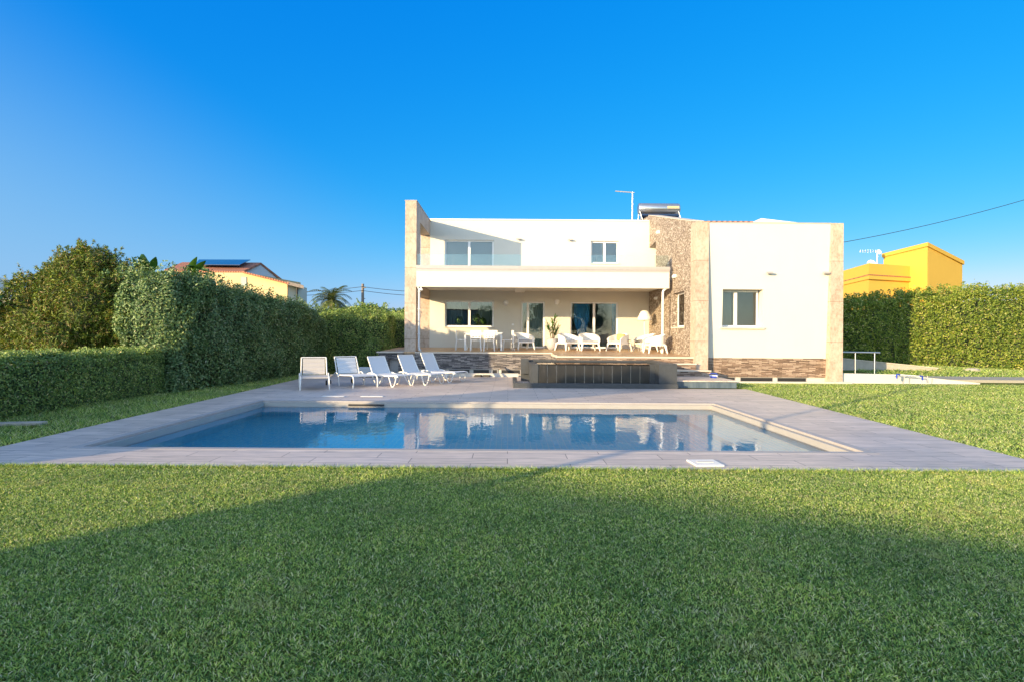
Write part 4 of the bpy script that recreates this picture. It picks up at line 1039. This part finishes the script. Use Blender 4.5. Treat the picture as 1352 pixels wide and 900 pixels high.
# dining table and chairs
y = 24.4; X0, X1_ = (611-U0)*y/F, (666-U0)*y/F; cx = (X0+X1_)/2
dt = empty('dining_table', 'white rectangular outdoor dining table under the lower window', 'table', (cx, y, ft(y)+.001))
hw = (X1_-X0)/2-.08
b = MB(); b.box(-hw, hw, -.42, .42, .71, .745); b.obj('tabletop', 'whiteplastic', dt, .01)
b = MB(); b.box(-hw+.05, hw-.05, -.38, .38, .64, .708); b.obj('apron', 'whiteplastic', dt)
for sx in (-1, 1):
    for sy in (-1, 1):
        b = MB(); b.box(sx*(hw-.05)-.035, sx*(hw-.05)+.035, sy*.37-.035, sy*.37+.035, 0, .639); b.obj('leg', 'whiteplastic', dt)
def dchair():
    r = empty('dining_chair', 'x', 'chair', (0, 0, 0), 0, 'white openwork dining chairs around the table')
    b = MB(); b.box(-.22, .22, -.22, .22, .42, .45); b.obj('seat', 'whiteplastic', r, .01)
    # pierced back at +y
    b = wall_grid(-.22, .22, .52, .84, [(-.17+.12*i+.01*(j % 2), -.17+.12*i+.065+.01*(j % 2), .56+.085*j, .56+.085*j+.045) for i in range(3) for j in range(3)], .20, .225)
    b.obj('backrest', 'whiteplastic', r)
    for sx in (-1, 1):
        b = MB(); b.tube([(sx*.19, .2, .42), (sx*.2, .215, .52)], .018, 6); b.tube([(sx*.19, .19, .42), (sx*.22, .25, 0)], [.024, .016], 6); b.obj('leg', 'whiteplastic', r)
        b = MB(); b.tube([(sx*.19, -.19, .42), (sx*.22, -.23, 0)], [.024, .016], 6); b.obj('leg', 'whiteplastic', r)
    return r
dc = dchair()
zc_ = ft(y)+.001
dl_ = [((628.5-U0)*23.7/F, 23.7, 180, 'white openwork dining chair, left of the two seen from behind at near table side'),
       ((646-U0)*23.7/F, 23.7, 180, 'white openwork dining chair, right of the two seen from behind at near table side'),
       (cx-hw-.12, 24.3, 90, 'white openwork dining chair at the left end of the table'),
       (cx+hw+.22, 24.4, -80, 'white openwork dining chair at the right end of the table'),
       (cx-.35, 25.1, 0, 'white openwork dining chair, left one on the wall side of the table'),
       (cx+.35, 25.1, 0, 'white openwork dining chair, right one on the wall side of the table')]
for i, (x, yy, a, lab) in enumerate(dl_):
    if i == 0: dc.location = (x, yy, ft(yy)+.001); dc.rotation_euler = (0, 0, R(a)); dc['label'] = lab
    else: dup(dc, (x, yy, ft(yy)+.001), R(a), lab)
# indoor plants on the lower window sill
for i, (u, sc) in enumerate(((606, .8), (628, 1.0), (637, .7))):
    X = (u-U0)*27.15/F
    p = blob_tree('indoor_plant', ['leafy green houseplant behind the lower window, leftmost', 'tallest leafy houseplant in the middle of lower window', 'small leafy houseplant right of the tall one in lower window'][i], 'plant', (X, 27.22, 1.98), [(0, 0, .35*sc, .25*sc, .2, .3*sc)], 500, .09, .035, 'leaf_big', .25, .015, 'houseplants behind the lower window', core=0)
    b = MB(); b.lathe([(.001, -.2), (.08, -.2), (.11, .02), (.001, .0)], 14); b.obj('pot', 'pot', p)

# ------------------------------------------------------------------ right side of the house
b = MB(); y0 = 20.25
b.add([(11.82, y0, -.05), (16.7, y0, -.05), (16.7, y0, .02), (13.9, y0, .30), (11.82, y0, .335), (11.82, y0+.22, -.05), (16.7, y0+.22, -.05), (16.7, y0+.22, .02), (13.9, y0+.22, .30), (11.82, y0+.22, .335)],
      [(0, 1, 2, 3, 4), (9, 8, 7, 6, 5), (4, 3, 8, 9), (3, 2, 7, 8), (0, 4, 9, 5), (1, 6, 7, 2)])
tag(b.obj('low_wall', 'plaster'), 'low white garden wall tapering to the ground right of villa', 'wall')
rl = empty('handrail', 'steel handrail with two posts behind the low white wall', 'railing', (12.7, 20.7, .1))
x0, x1 = px(1100, 464, 20.7)[0]-12.7, px(1162, 466, 20.7)[0]-12.7; zr = px(1130, 465, 20.7)[1]-.1
b = MB(); b.tube([(x0, 0, zr+.01), (x1, 0, zr-.0)], .028, 8); b.obj('rail', 'metal', rl)
for u in (1129.5, 1155): b = MB(); X = px(u, 465, 20.7)[0]-12.7; b.tube([(X, 0, 0), (X, 0, zr)], .02, 8); b.obj('post', 'metal', rl)
b = MB(); y0 = 23.9; xa, za = px(1105, 472.5, y0); xb, zb = px(1238, 486, y0)
b.add([(xa, y0, -.1), (xb, y0, -.1), (xb, y0, zb), (xa, y0, za), (xa, y0+.25, -.1), (xb, y0+.25, -.1), (xb, y0+.25, zb), (xa, y0+.25, za)], [(0, 1, 2, 3), (7, 6, 5, 4), (3, 2, 6, 7), (1, 5, 6, 2), (0, 3, 7, 4)])
sw_ = empty('stone_wall', 'sloping rough stone retaining wall below the right hedge', 'wall', (xa, y0, 0)); off(b, Vector((xa, y0, 0))).obj('masonry', 'stone', sw_)
b = MB(); b.slab([(-.02, -.03, za+.035), (xb-xa+.03, -.03, zb+.035), (xb-xa+.03, .28, zb+.035), (-.02, .28, za+.035)], .033); b.obj('coping', 'coping', sw_)
b = MB(); b.slab([(13.95, 20.9, .10), (40, 20.9, .02), (40, 22.3, .04), (13.95, 22.3, .14)], .15); tag(b.obj('path', 'pathgrey'), kind='structure', label='grey path beyond the lawn')
# drying rack
rk = empty('drying_rack', 'low white folding drying rack with blue corner caps by white wall', 'drying rack', (13.85, 19.75, 0))
b = MB()
b.tube([(-.42, 0, .34), (.42, 0, .28)], .018, 6); b.tube([(-.42, .28, .3), (.42, .28, .24)], .014, 6)
for i in range(9): x = -.36+.09*i; b.tube([(x, 0, .33-.06*(i/9)), (x+.05, .28, .28-.06*(i/9))], .006, 5)
b.obj('frame', 'whiteplastic', rk)
b = MB()
for x in (-.42, -.2, .42, .6): MB().tube([(x, 0, .0), (x+.04, .02, .30)], .012, 6).obj('leg', 'greymetal', rk)
for s in (-1, 1):
    b = MB(); z = .335 if s < 0 else .285; b.tube([(s*.34, 0, z), (s*.44, 0, z), (s*.45, 0, z-.14)], .028, 8); b.obj('corner_cap', 'blue', rk)
# rock in grass, stone slab left
def rock(name, label, loc, sx, sy, sz, m='stone'):
    b = MB(); n = 12; rr = random.Random(3); vs = [(0, 0, sz)]
    for j, (rad, z) in enumerate(((.55, .9), (.9, .55), (1.0, 0))):
        for k in range(n):
            a = 2*math.pi*k/n; q = rad*(1+rr.uniform(-.12, .12)); vs.append((q*sx*math.cos(a), q*sy*math.sin(a), z*sz*(1+rr.uniform(-.1, .1))))
    fs = [(0, 1+k, 1+(k+1) % n) for k in range(n)]
    for j in range(2): fs += [(1+j*n+k, 1+(j+1)*n+k, 1+(j+1)*n+(k+1) % n, 1+j*n+(k+1) % n) for k in range(n)]
    b.add(vs, fs, True); o = b.obj(name, m); o.location = loc; return tag(o, label, name)
x, y = gp(1284, 494); y = 24.0; x = (1284-U0)*y/F; rock('rock', 'flat pale rock in grass before the right hedge', (x, y, gh(x, y)-.02), .32, .2, .13)
x, y = gp(20, 560)
sl = MB(); m4 = Matrix.Rotation(R(12), 4, 'Z'); sl.box(-.45, .45, -.11, .11, 0, .05, m4); o = sl.obj('stone_slab', 'stone', None, .012); o.location = (x-.02, y, -.01); tag(o, 'long narrow stone slab lying in grass near the left hedge', 'stone slab')

# ------------------------------------------------------------------ vegetation
def warpR(P):
    P = P.copy(); P[:, 2] *= .87+.13*np.clip((P[:, 0]-16)/5, 0, 1)
    return P
def warpL(P):
    P = P.copy(); y = P[:, 1]; t = np.clip((y-15)/10, 0, 1)
    P[:, 0] += t*1.0
    P[:, 2] *= 1-.17*np.clip((y-16)/9, 0, 1)
    return P
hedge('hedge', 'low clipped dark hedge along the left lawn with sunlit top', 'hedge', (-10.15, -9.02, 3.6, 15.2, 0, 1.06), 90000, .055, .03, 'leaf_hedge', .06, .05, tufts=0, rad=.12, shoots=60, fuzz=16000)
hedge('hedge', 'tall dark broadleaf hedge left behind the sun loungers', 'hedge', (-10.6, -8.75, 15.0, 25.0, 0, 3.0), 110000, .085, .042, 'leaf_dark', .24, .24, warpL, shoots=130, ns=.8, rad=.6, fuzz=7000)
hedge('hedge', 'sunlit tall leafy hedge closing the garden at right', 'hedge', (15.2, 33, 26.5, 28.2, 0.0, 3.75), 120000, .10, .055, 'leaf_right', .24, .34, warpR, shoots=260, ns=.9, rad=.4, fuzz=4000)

hedge('hedge', 'mid height leafy hedge beyond the loungers under the palm', 'hedge', (-9.6, -5.3, 25.6, 27.2, 0, 2.6), 36000, .085, .045, 'leaf_hedge', .16, .12, shoots=16)
hedge('hedge', 'clipped box hedge with bright sunlit top left of the villa', 'hedge', (-7.4, -4.6, 28.4, 32.5, 0, 2.45), 30000, .08, .04, 'leaf_hedge', .06, .03, fuzz=5000, rad=.15)
hedge('hedge', 'distant dark hedge seen above the clipped box hedge', 'hedge', (-11.5, -6.8, 38, 40, 0, 3.3), 18000, .12, .07, 'leaf_hedge', .15, .15, shoots=10)
# conifer mass behind the low hedge
cy = 17.0
def bw(u, v, Y, r): X, Z = px(u, v, Y); return X, Z, r
bl = []
bx0 = px(108, 400, cy)[0]
for (u, v, dy, ru, rv) in ((108, 395, 0, 60, 60), (55, 415, -.3, 42, 52), (30, 438, -.2, 22, 30), (100, 350, .2, 32, 28), (125, 342, 0, 26, 22), (160, 380, .1, 34, 40), (165, 425, -.4, 40, 40), (110, 440, -.6, 55, 30), (75, 372, .2, 30, 32), (140, 410, -.8, 34, 40), (192, 440, 0, 22, 40)):
    X, Z = px(u, v+(6 if v < 400 else 3), cy); bl.append((X-bx0, dy, Z, ru*cy/F, ru*cy/F*.8, rv*cy/F))
blob_tree('conifer_bush', 'wide bushy conifer with browning sprays behind the low hedge', 'bush', (bx0, cy, 0), bl, 70000, .12, .028, 'leaf_conifer', 2.0, .16, core=.72, up=.9, spikes=2200, sl=.38)
# lighter laurel growing at the hedge start
yy = 16.0; bx0 = px(225, 420, yy)[0]; bl = []
for (u, v, ru, rv) in ((225, 410, 34, 36), (250, 392, 30, 24), (215, 445, 26, 34), (240, 450, 30, 30), (262, 380, 22, 14)):
    X, Z = px(u, v, yy); bl.append((X-bx0, 0, Z, ru*yy/F, .5, rv*yy/F))
blob_tree('laurel_shrub', 'glossy laurel shrub at the near end of the tall left hedge', 'shrub', (bx0, yy, 0), bl, 26000, .085, .042, 'leaf_dark', 1.6, .08, core=.72, spikes=260, sl=.3)
yy = 24.6; bx0 = px(497, 470, yy)[0]
blob_tree('garden_shrub', 'rounded green shrub behind middle lounger', 'shrub', (bx0, yy, 0), [(0, 0, .7, .55, .5, .75), (-.4, .1, .5, .4, .4, .55), (.35, .1, .5, .35, .4, .5)], 9000, .09, .035, 'leaf_hedge', .5, .05, core=.75, spikes=100, sl=.25)
# broad leaf plants rising over the hedges
def rosette(name, label, base, h, n, ln, wd, seed, m='leaf_big'):
    r = empty(name, label, 'plant', base, 0, 'broad leaved plants above the left hedges'); rr = random.Random(seed); b = MB()
    for k in range(n):
        az = rr.uniform(0, 6.28); el = rr.uniform(.2, 1.35); l_ = ln*rr.uniform(.7, 1.1); side = Vector((-math.sin(az), math.cos(az), 0))
        p = Vector((rr.uniform(-.15, .15), rr.uniform(-.15, .15), h*rr.uniform(.88, 1))); d = Vector((math.cos(az)*math.cos(el), math.sin(az)*math.cos(el), math.sin(el))); vs = []
        for i in range(7):
            t = i/6; ww = wd*math.sin(math.pi*(.06+.9*t)); nrm = side.cross(d)
            vs += [p-side*ww+nrm*ww*.3, p, p+side*ww+nrm*ww*.3]; p = p+d*(l_/6); d = (d+Vector((0, 0, -.16))).normalized()
        b.add(vs, [f for i in range(6) for f in ((3*i, 3*i+1, 3*i+4, 3*i+3), (3*i+1, 3*i+2, 3*i+5, 3*i+4))], True)
    b.obj('leaves', m, r)
    b = MB(); b.tube([(0, 0, 0), (0, 0, h)], [.07, .04], 8); b.obj('stem', 'bark', r)
    return r
X, Z = px(190, 360, 18.2); rosette('broadleaf_plant', 'broad leaved plant between conifer and tall hedge', (X, 18.2, 0), Z, 30, .75, .14, 2)
X, Z = px(250, 352, 17.2); rosette('broadleaf_plant', 'upright banana like leaves standing above the tall hedge', (X, 17.2, 0), Z, 12, .75, .12, 4)
X, Z = px(-6, 392, 16.0); rosette('broadleaf_plant', 'broad leaves at the left edge before the white gable', (X, 16, 0), Z, 12, .8, .12, 9)
# palm
def palm(name, label, u, v, Y, rad, seed, grp=None, nf=26, base=None, h=None):
    if base is None: X, Z = px(u, v, Y)
    else: X, Y = base; Z = h
    r = empty(name, label, 'palm tree', (X, Y, 0), 0, grp); rr = random.Random(seed)
    b = MB(); b.tube([(0, 0, 0), (.1, 0, Z*.5), (0, 0, Z)], [.28, .22, .2], 10); b.obj('trunk', 'bark', r)
    V_, F_ = [], []; b = MB()
    for k in range(nf):
        az = k*2.399+rr.uniform(-.2, .2); el = rr.uniform(-.3, 1.3); ln = rad*rr.uniform(.95, 1.25)
        d = Vector((math.cos(az)*math.cos(el), math.sin(az)*math.cos(el), math.sin(el))); p = Vector((0, 0, Z)); side = Vector((-math.sin(az), math.cos(az), 0)); n = 16
        for i in range(n):
            q = p+d*(ln/n); ll = rad*.28*math.sin(math.pi*(.12+.85*i/n))
            for s in (-1, 1):
                tip = p+side*s*ll+d*ll*.5+Vector((0, 0, -ll*.35)); b.add([p, p+d*.05*rad, tip], [(0, 1, 2)])
            b.add([p-side*.012*rad, p+side*.012*rad, q+side*.012*rad, q-side*.012*rad], [(0, 1, 2, 3)])
            p = q; d = (d+Vector((0, 0, -.13))).normalized()
    b.obj('fronds', 'leaf_palm', r); return r
palm('palm_tree', 'palm tree standing above the far hedge', 438, 397, 42, 1.75, 3, nf=34)
blob_tree('sunlit_bush', 'yellow green bush at the foot of the palm', 'bush', (px(437, 410, 40)[0], 40, 0), [(0, 0, 2.4, 1.2, 1, 1.0), (1.2, 0, 2.0, 1, 1, .8), (-1.0, 0, 2.2, .8, .8, .7)], 9000, .16, .09, 'leaf_right', 2, .1, core=.75, spikes=120, sl=.5)
X = px(480, 420, 36)[0]
blob_tree('round_bush', 'round dark leafy bush in front of the utility pole', 'bush', (px(488, 420, 37)[0], 37, 0), [(0, 0, 2.3, 1.3, 1, 1.35), (-1.0, 0, 1.9, .8, .8, .9), (.9, 0, 2.2, .9, .8, .9)], 12000, .14, .08, 'leaf_hedge', 2, .1, core=.75, spikes=120, sl=.5)

# ------------------------------------------------------------------ neighbours
def tri3(u, v, Y): X, Z = px(u, v, Y); return (X, Y, Z)
# yellow house
yh = empty('yellow_house', 'yellow plastered house with sloped roof block beyond the right hedge', 'house', (px(1200, 445, 55)[0], 55, 0)); YO = Vector(yh.location)
def yp(b, n, m, p=None): return off(b, YO).obj(n, m, p or yh)
A = tri3(1224, 326, 50); B = tri3(1166, 340, 56); C = tri3(1270, 350, 52.6)
D = (B[0]+C[0]-A[0], B[1]+C[1]-A[1], B[2]+C[2]-A[2])
b = MB(); b.prism([A, C, D, B], -.1); yp(b, 'upper_block', 'yellow')
def ext(p, c, k): return (c[0]+(p[0]-c[0])*k, c[1]+(p[1]-c[1])*k, p[2])
cc = ((A[0]+D[0])/2, (A[1]+D[1])/2)
q = [ext(p, cc, 1.05) for p in (A, C, D, B)]
b = MB(); b.slab([(p[0], p[1], p[2]+.36) for p in q], .34); yp(b, 'roof_slab', 'yellow')
a1 = tri3(1146.5, 369, 50.5); a2 = tri3(1204, 369, 52.5); a3 = tri3(1085, 384, 62)
a4 = (a2[0]+a3[0]-a1[0], a2[1]+a3[1]-a1[1], a2[2])
zz = a1[2]
b = MB(); b.prism([(p[0], p[1], zz) for p in (a1, a2, a4, a3)], -.1); yp(b, 'lower_block', 'yellow')
c2 = ((a1[0]+a4[0])/2, (a1[1]+a4[1])/2)
q = [ext((p[0], p[1], zz), c2, 1.04) for p in (a1, a2, a4, a3)]
b = MB(); b.slab([(p[0], p[1], zz+.32) for p in q], .32); yp(b, 'terrace_slab', 'yellow')
q2 = [ext((p[0], p[1], zz), c2, 1.045) for p in (a1, a2, a4, a3)]
b = MB(); b.slab([(p[0], p[1], zz+.42) for p in q2], .09); yp(b, 'tile_edge', 'roof')
q3 = [ext((p[0], p[1], zz), c2, 1.02) for p in (a1, a2, a4, a3)]
b = MB(); b.prism([(p[0], p[1], zz+1.05+.35) for p in q3], zz+.42); yp(b, 'roof_parapet', 'yellow')
# window on the left face
t0, t1 = .26, .41
def lerp(p, q_, t): return tuple(p[i]+(q_[i]-p[i])*t for i in range(3))
nA = Vector((A[1]-B[1], B[0]-A[0], 0)).normalized()
if nA.y > 0: nA = -nA
zA, zB = px(1190, 336, 53)[1], px(1190, 351.5, 53)[1]
wl0, wl1 = lerp(A, B, .46), lerp(A, B, .62)
b = MB(); e = nA*.05
b.add([(wl0[0], wl0[1], zB), (wl1[0], wl1[1], zB), (wl1[0], wl1[1], zA), (wl0[0], wl0[1], zA)]+[(p[0]+e.x, p[1]+e.y, z) for p, z in ((wl0, zB), (wl1, zB), (wl1, zA), (wl0, zA))], [(4, 5, 6, 7), (0, 4, 7, 3), (1, 2, 6, 5), (3, 7, 6, 2), (0, 1, 5, 4)])
yp(b, 'window', 'roof_grey')
def dish(u, v, Y, label, rad):
    X, Z = px(u, v, Y); r = empty('satellite_dish', label, 'satellite dish', (X, Y, zz+1.3), 0, 'satellite dishes on the yellow house')
    b = MB(); b.tube([(0, 0, 0), (0, 0, Z-zz-1.3)], .04, 6); b.obj('mast', 'metal', r)
    c = MB(); c.lathe([(.001, .0), (rad*.5, .03), (rad, .14)], 16); m4 = Matrix.Translation((0, -.1, Z-zz-1.3)) @ Matrix.Rotation(R(70), 4, 'X'); c.v = [tuple(m4 @ Vector(p)) for p in c.v]; c.obj('dish', 'whiteplastic', r); return r
dish(1157.5, 334, 55, 'small white satellite dish on tall mast above yellow parapet', .24)
dish(1148, 350, 53, 'larger white satellite dish low behind yellow parapet', .42)
X, Z = px(1150, 332, 56)
ta = empty('tv_antenna', 'thin comb shaped television antenna on the yellow house', 'antenna', (px(1158, 340, 56)[0], 56, zz+1.3))
b = MB(); b.tube([(0, 0, 0), (0, 0, Z-zz-1.2)], .025, 6); b.tube([(-1.8, 0, Z-zz-1.3), (.1, 0, Z-zz-1.3)], .02, 6)
for k in range(7): b.tube([(-1.7+.25*k, 0, Z-zz-1.45), (-1.7+.25*k, 0, Z-zz-1.15)], .012, 5)
b.obj('aerial', 'metal', ta)
# overhead cable, right
def cable(pts, label, r=.02, sag=.0):
    b = MB(); P0, P1 = Vector(pts[0]), Vector(pts[1]); L_ = []
    for i in range(25):
        t = i/24; p = P0.lerp(P1, t); p.z -= sag*4*t*(1-t); L_.append(tuple(p))
    b.tube(L_, r, 5); return tag(b.obj('overhead_cable', 'dark'), label, 'cable')
cable((tri3(1113, 320, 24), tri3(1420, 243, 24)), 'dark overhead cable rising to the right above the yellow house', .012, .18)
# left terracotta house
th = empty('terracotta_house', 'cream house with terracotta roof and solar panels behind tall hedge', 'house', (px(300, 445, 48)[0], 48, 0)); HO = Vector(th.location)
def hp(b, n, m, p=None): return off(b, HO).obj(n, m, p or th)
e0 = tri3(216, 356.5, 45); e1 = tri3(320, 358.5, 45); r0 = tri3(240, 346.5, 50); r1 = tri3(344, 347, 50); k0 = tri3(375, 371, 54); k00 = (e0[0], 56, k0[2])
w0 = tri3(222, 358, 46); w1 = tri3(318, 359, 46)
b = MB(); b.prism([(w0[0], 46, w0[2]), (w1[0], 46, w1[2]), (w1[0]+1.5, 55, w1[2]), (w0[0], 55, w0[2])], -.1); hp(b, 'main_block', 'cream')
b = MB(); b.slab([e0, e1, r1, r0], .18); b.slab([r0, r1, k0, k00], .18); hp(b, 'roof', 'roof')
b = MB(); gq = [tri3(321, 358.5, 46.5), tri3(343, 349, 50), tri3(366, 368, 53)]
b.add([gq[0], gq[1], gq[2], (gq[2][0], gq[2][1], gq[0][2]-.4), (gq[0][0], gq[0][1], gq[0][2]-.4)], [(0, 4, 3, 2, 1)]); hp(b, 'gable_wall', 'pale')
v0, v1 = tri3(264, 360.5, 44), tri3(379, 375, 44)
v0b = tri3(320, 360.5, 44); v0_ = (v0[0], 44, v0b[2])
b = MB(); b.add([(v0_[0], 44, -.1), (v1[0], 44, -.1), v1, v0b, v0_, (v0_[0], 47, -.1), (v1[0], 47, -.1), (v1[0], 47, v1[2]), (v0b[0], 47, v0b[2]), (v0_[0], 47, v0_[2])], [(0, 1, 2, 3, 4), (1, 6, 7, 2), (2, 7, 8, 3), (0, 4, 9, 5)]); hp(b, 'lower_block', 'cream')
v2 = tri3(393, 377.5, 45)
b = MB(); b.prism([(v1[0]+.01, 44.1, v1[2]), (v2[0], 44.6, v2[2]), (v2[0], 47, v2[2]), (v1[0]+.01, 47, v1[2])], -.1); hp(b, 'end_bay', 'plaster')
b = MB(); b.slab([tri3(320, 358.3, 43.6), tri3(381, 373.5, 43.6), (tri3(381, 373.5, 47.5)[0], 47.5, v1[2]+.3), (v0b[0]*1.08, 47.5, v0b[2]+.3)], .12); hp(b, 'tile_edge', 'roof')
b = MB(); b.slab([tri3(378, 371.5, 43.6), tri3(400.5, 377, 43.8), (tri3(398, 377, 47.5)[0], 47.5, v2[2]+.3), (tri3(378, 373, 47.5)[0], 47.5, v1[2]+.3)], .25); hp(b, 'end_roof', 'roof_grey')
x, z = px(396, 385, 44.8); b = MB(); b.tube([(x-.1, 44.4, z+.5), (x-.1, 44.4, z-3)], .07, 6); hp(b, 'downpipe', 'dark')
x0, z0 = px(318, 366, 43.98); x1, z1 = px(325, 370, 43.98)
b = MB(); b.box(x0, x1, 43.94, 44.0, z1-.5, z0); f = hp(b, 'window', 'curtain_w')
for (ua, ub, va, vb) in ((263, 316, 346.5, 351.5),):
    p0, p1, p2, p3 = tri3(ua-6, 353.2, 46.2), tri3(ub, 353.7, 46.2), tri3(330, 346.8, 49.6), tri3(262, 346.6, 49.6)
    b = MB(); b.slab([(p[0], p[1], p[2]+.25) for p in (p0, p1, p2, p3)], .06); hp(b, 'solar_panel', 'solar')
# grey roofed house at the left edge
gh_ = empty('grey_roof_house', 'white house with weathered grey tile roof at left edge', 'house', (px(-30, 445, 26)[0], 26, 0)); GO = Vector(gh_.location)
p = [tri3(-90, 398, 26), tri3(14, 400, 27), tri3(22, 456, 23), tri3(-90, 456, 23)]
b = MB(); b.slab([p[3], p[2], p[1], p[0]], .15); off(b, GO).obj('roof', 'roof_grey', gh_)
a_, b_2 = tri3(-90, 456, 23.5), tri3(20, 456, 23.5)
b = MB(); b.prism([(a_[0], 23.5, a_[2]-.18), (b_2[0], 23.5, b_2[2]-.18), (b_2[0], 26.5, b_2[2]-.18), (a_[0], 26.5, a_[2]-.18)], -.1); off(b, GO).obj('wall', 'pale', gh_)
g0, g1_, g2 = tri3(-90, 350, 28), tri3(-14, 370, 28), tri3(17, 399, 28)
b = MB(); b.add([g0, g1_, g2, (g2[0], 28, -.1), (g0[0], 28, -.1)]+[(q[0], 30, q[2]) for q in (g0, g1_, g2)]+[(g2[0], 30, -.1), (g0[0], 30, -.1)], [(4, 3, 2, 1, 0), (0, 1, 6, 5), (1, 2, 7, 6), (2, 3, 8, 7)]); off(b, GO).obj('upper_wall', 'plaster', gh_)
# small roof behind the palm, utility pole, wires
x0, z0 = px(444, 411, 60); x1, z1 = px(466, 411, 60)
sh = empty('distant_house', 'small far house with tiled roof right of the palm', 'house', (x0, 60, 0))
b = MB(); b.box(0, x1-x0, 0, 5, -.1, z0-.15); b.obj('wall', 'plaster', sh)
b = MB(); b.slab([(-.3, -.4, z0-.15), (x1-x0+.4, -.4, z0-.15), (x1-x0+.4, 2.5, z0+.55), (-.3, 2.5, z0+.55)], .15); b.obj('roof', 'roof', sh)
X, Z = px(478.5, 375, 58); up = empty('utility_pole', 'weathered utility pole carrying wires left of villa', 'utility pole', (X, 58, 0))
b = MB(); b.tube([(0, 0, 0), (0, 0, Z)], [.2, .13], 8); b.obj('pole', 'wood', up)
b = MB(); b.tube([(0, -.15, Z-.4), (.35, -.15, Z-.4)], .05, 6); b.tube([(0, -.15, Z-1.5), (.3, -.15, Z-1.5)], .04, 6); b.obj('crossarm', 'wood', up)
for i, (va, vb, vc) in enumerate(((379, 384, 382), (384, 390, 386))):
    cable(((X, 57.8, px(478, va, 58)[1]), tri3(620, vb, 60)), ['upper', 'lower'][i]+' thin wire from the utility pole to the right', .025, .3)
    cable(((X, 57.8, px(478, va, 58)[1]), tri3(250, vc, 60)), ['upper', 'lower'][i]+' thin wire from the utility pole to the left', .025, .5)

# ------------------------------------------------------------------ added unseen stand-ins behind the camera, to shade the lawn and show in the glass
Hb = 5.0; Ls = Hb/math.tan(R(SEL)); cx_, cy_ = -.96-math.sin(R(SAZ))*Ls, 6.53-math.cos(R(SAZ))*Ls
ex = Vector((.927, -.375, 0)); ey = Vector((-.375, -.927, 0)); c0 = Vector((cx_, cy_, 0))
nb = empty('stand_in_house', 'added unseen plain white house block behind the viewer, shading the lawn', 'house', c0)  # stands in for whatever casts the lawn shadow, shape guessed
q = [(0, 0), (0, 1), (1, 1), (1, 0)]
def bbq(l0, l1, w0, w1, z0, z1):
    b = MB(); vs = []
    for z in (z0, z1):
        for (a, c) in ((l0, w0), (l1, w0), (l1, w1), (l0, w1)):
            p = ex*a+ey*c; vs.append((p.x, p.y, z))
    b.add(vs, [(0, 1, 2, 3), (7, 6, 5, 4), (0, 4, 5, 1), (1, 5, 6, 2), (2, 6, 7, 3), (3, 7, 4, 0)]); return b
bbq(0, 20, 0, 8, 0, Hb-.2).obj('wall', 'plaster', nb); bbq(0, 20.1, 0, 8, Hb-.199, Hb).obj('roof', 'roof', nb)
bbq(4, 6, -.05, -.003, 1, 2.6).obj('window', 'dark', nb); bbq(10, 12, -.05, -.003, 1, 2.6).obj('window', 'dark', nb)
bt = [(-14.2, 2.2, 4.4, .9, 'added unseen slim tree left of viewer beyond the low hedge'), (-15.5, -.6, 5.3, .8, 'added unseen taller slim tree left behind viewer'), (-2, -9, 5, 1.8, 'added unseen round tree straight behind the viewer'), (4, -11, 6, 2.0, 'added unseen large round tree behind viewer to the right'), (9, -13, 7, 2.6, 'added unseen largest tree behind viewer, right of the round one'), (15, -14, 7, 2.6, 'added unseen tall tree far right behind viewer')]  # trees added to stripe the paving with shade and darken the glass reflections
for i, (x, y, h, r_, lab) in enumerate(bt):
    blob_tree('stand_in_tree', lab, 'tree', (x, y, 0), [(0, 0, h-r_*.8, r_, r_, r_*.8), (r_*.4, .2, h-r_*1.4, r_*.7, r_*.7, r_*.6), (-r_*.5, 0, h-r_*1.5, r_*.6, r_*.6, r_*.5)], 3500, .18, .1, 'leaf_hedge', h*.6, .1, 'added unseen trees behind the viewer', core=.6)
lp = empty('stand_in_pole', 'added unseen slim pole behind the viewer at left, shadowing the lawn', 'lamp pole', (-8, -1.3, 0))  # pole added to cast the thin diagonal shadow across the right lawn
lx, ly = 5.05-math.tan(R(SAZ))*(10.9+3), -3
lp.location = (lx, ly, 0)
b = MB(); hpole = math.hypot(13.2-lx, 18.5-ly)*math.tan(R(SEL)); b.tube([(0, 0, 0), (0, 0, hpole)], [.09, .06], 10); b.obj('pole', 'greymetal', lp)
b = MB(); b.lathe([(.001, hpole+.12), (.16, hpole+.08), (.18, hpole), (.05, hpole-.05)], 12); b.obj('pole_head', 'greymetal', lp)
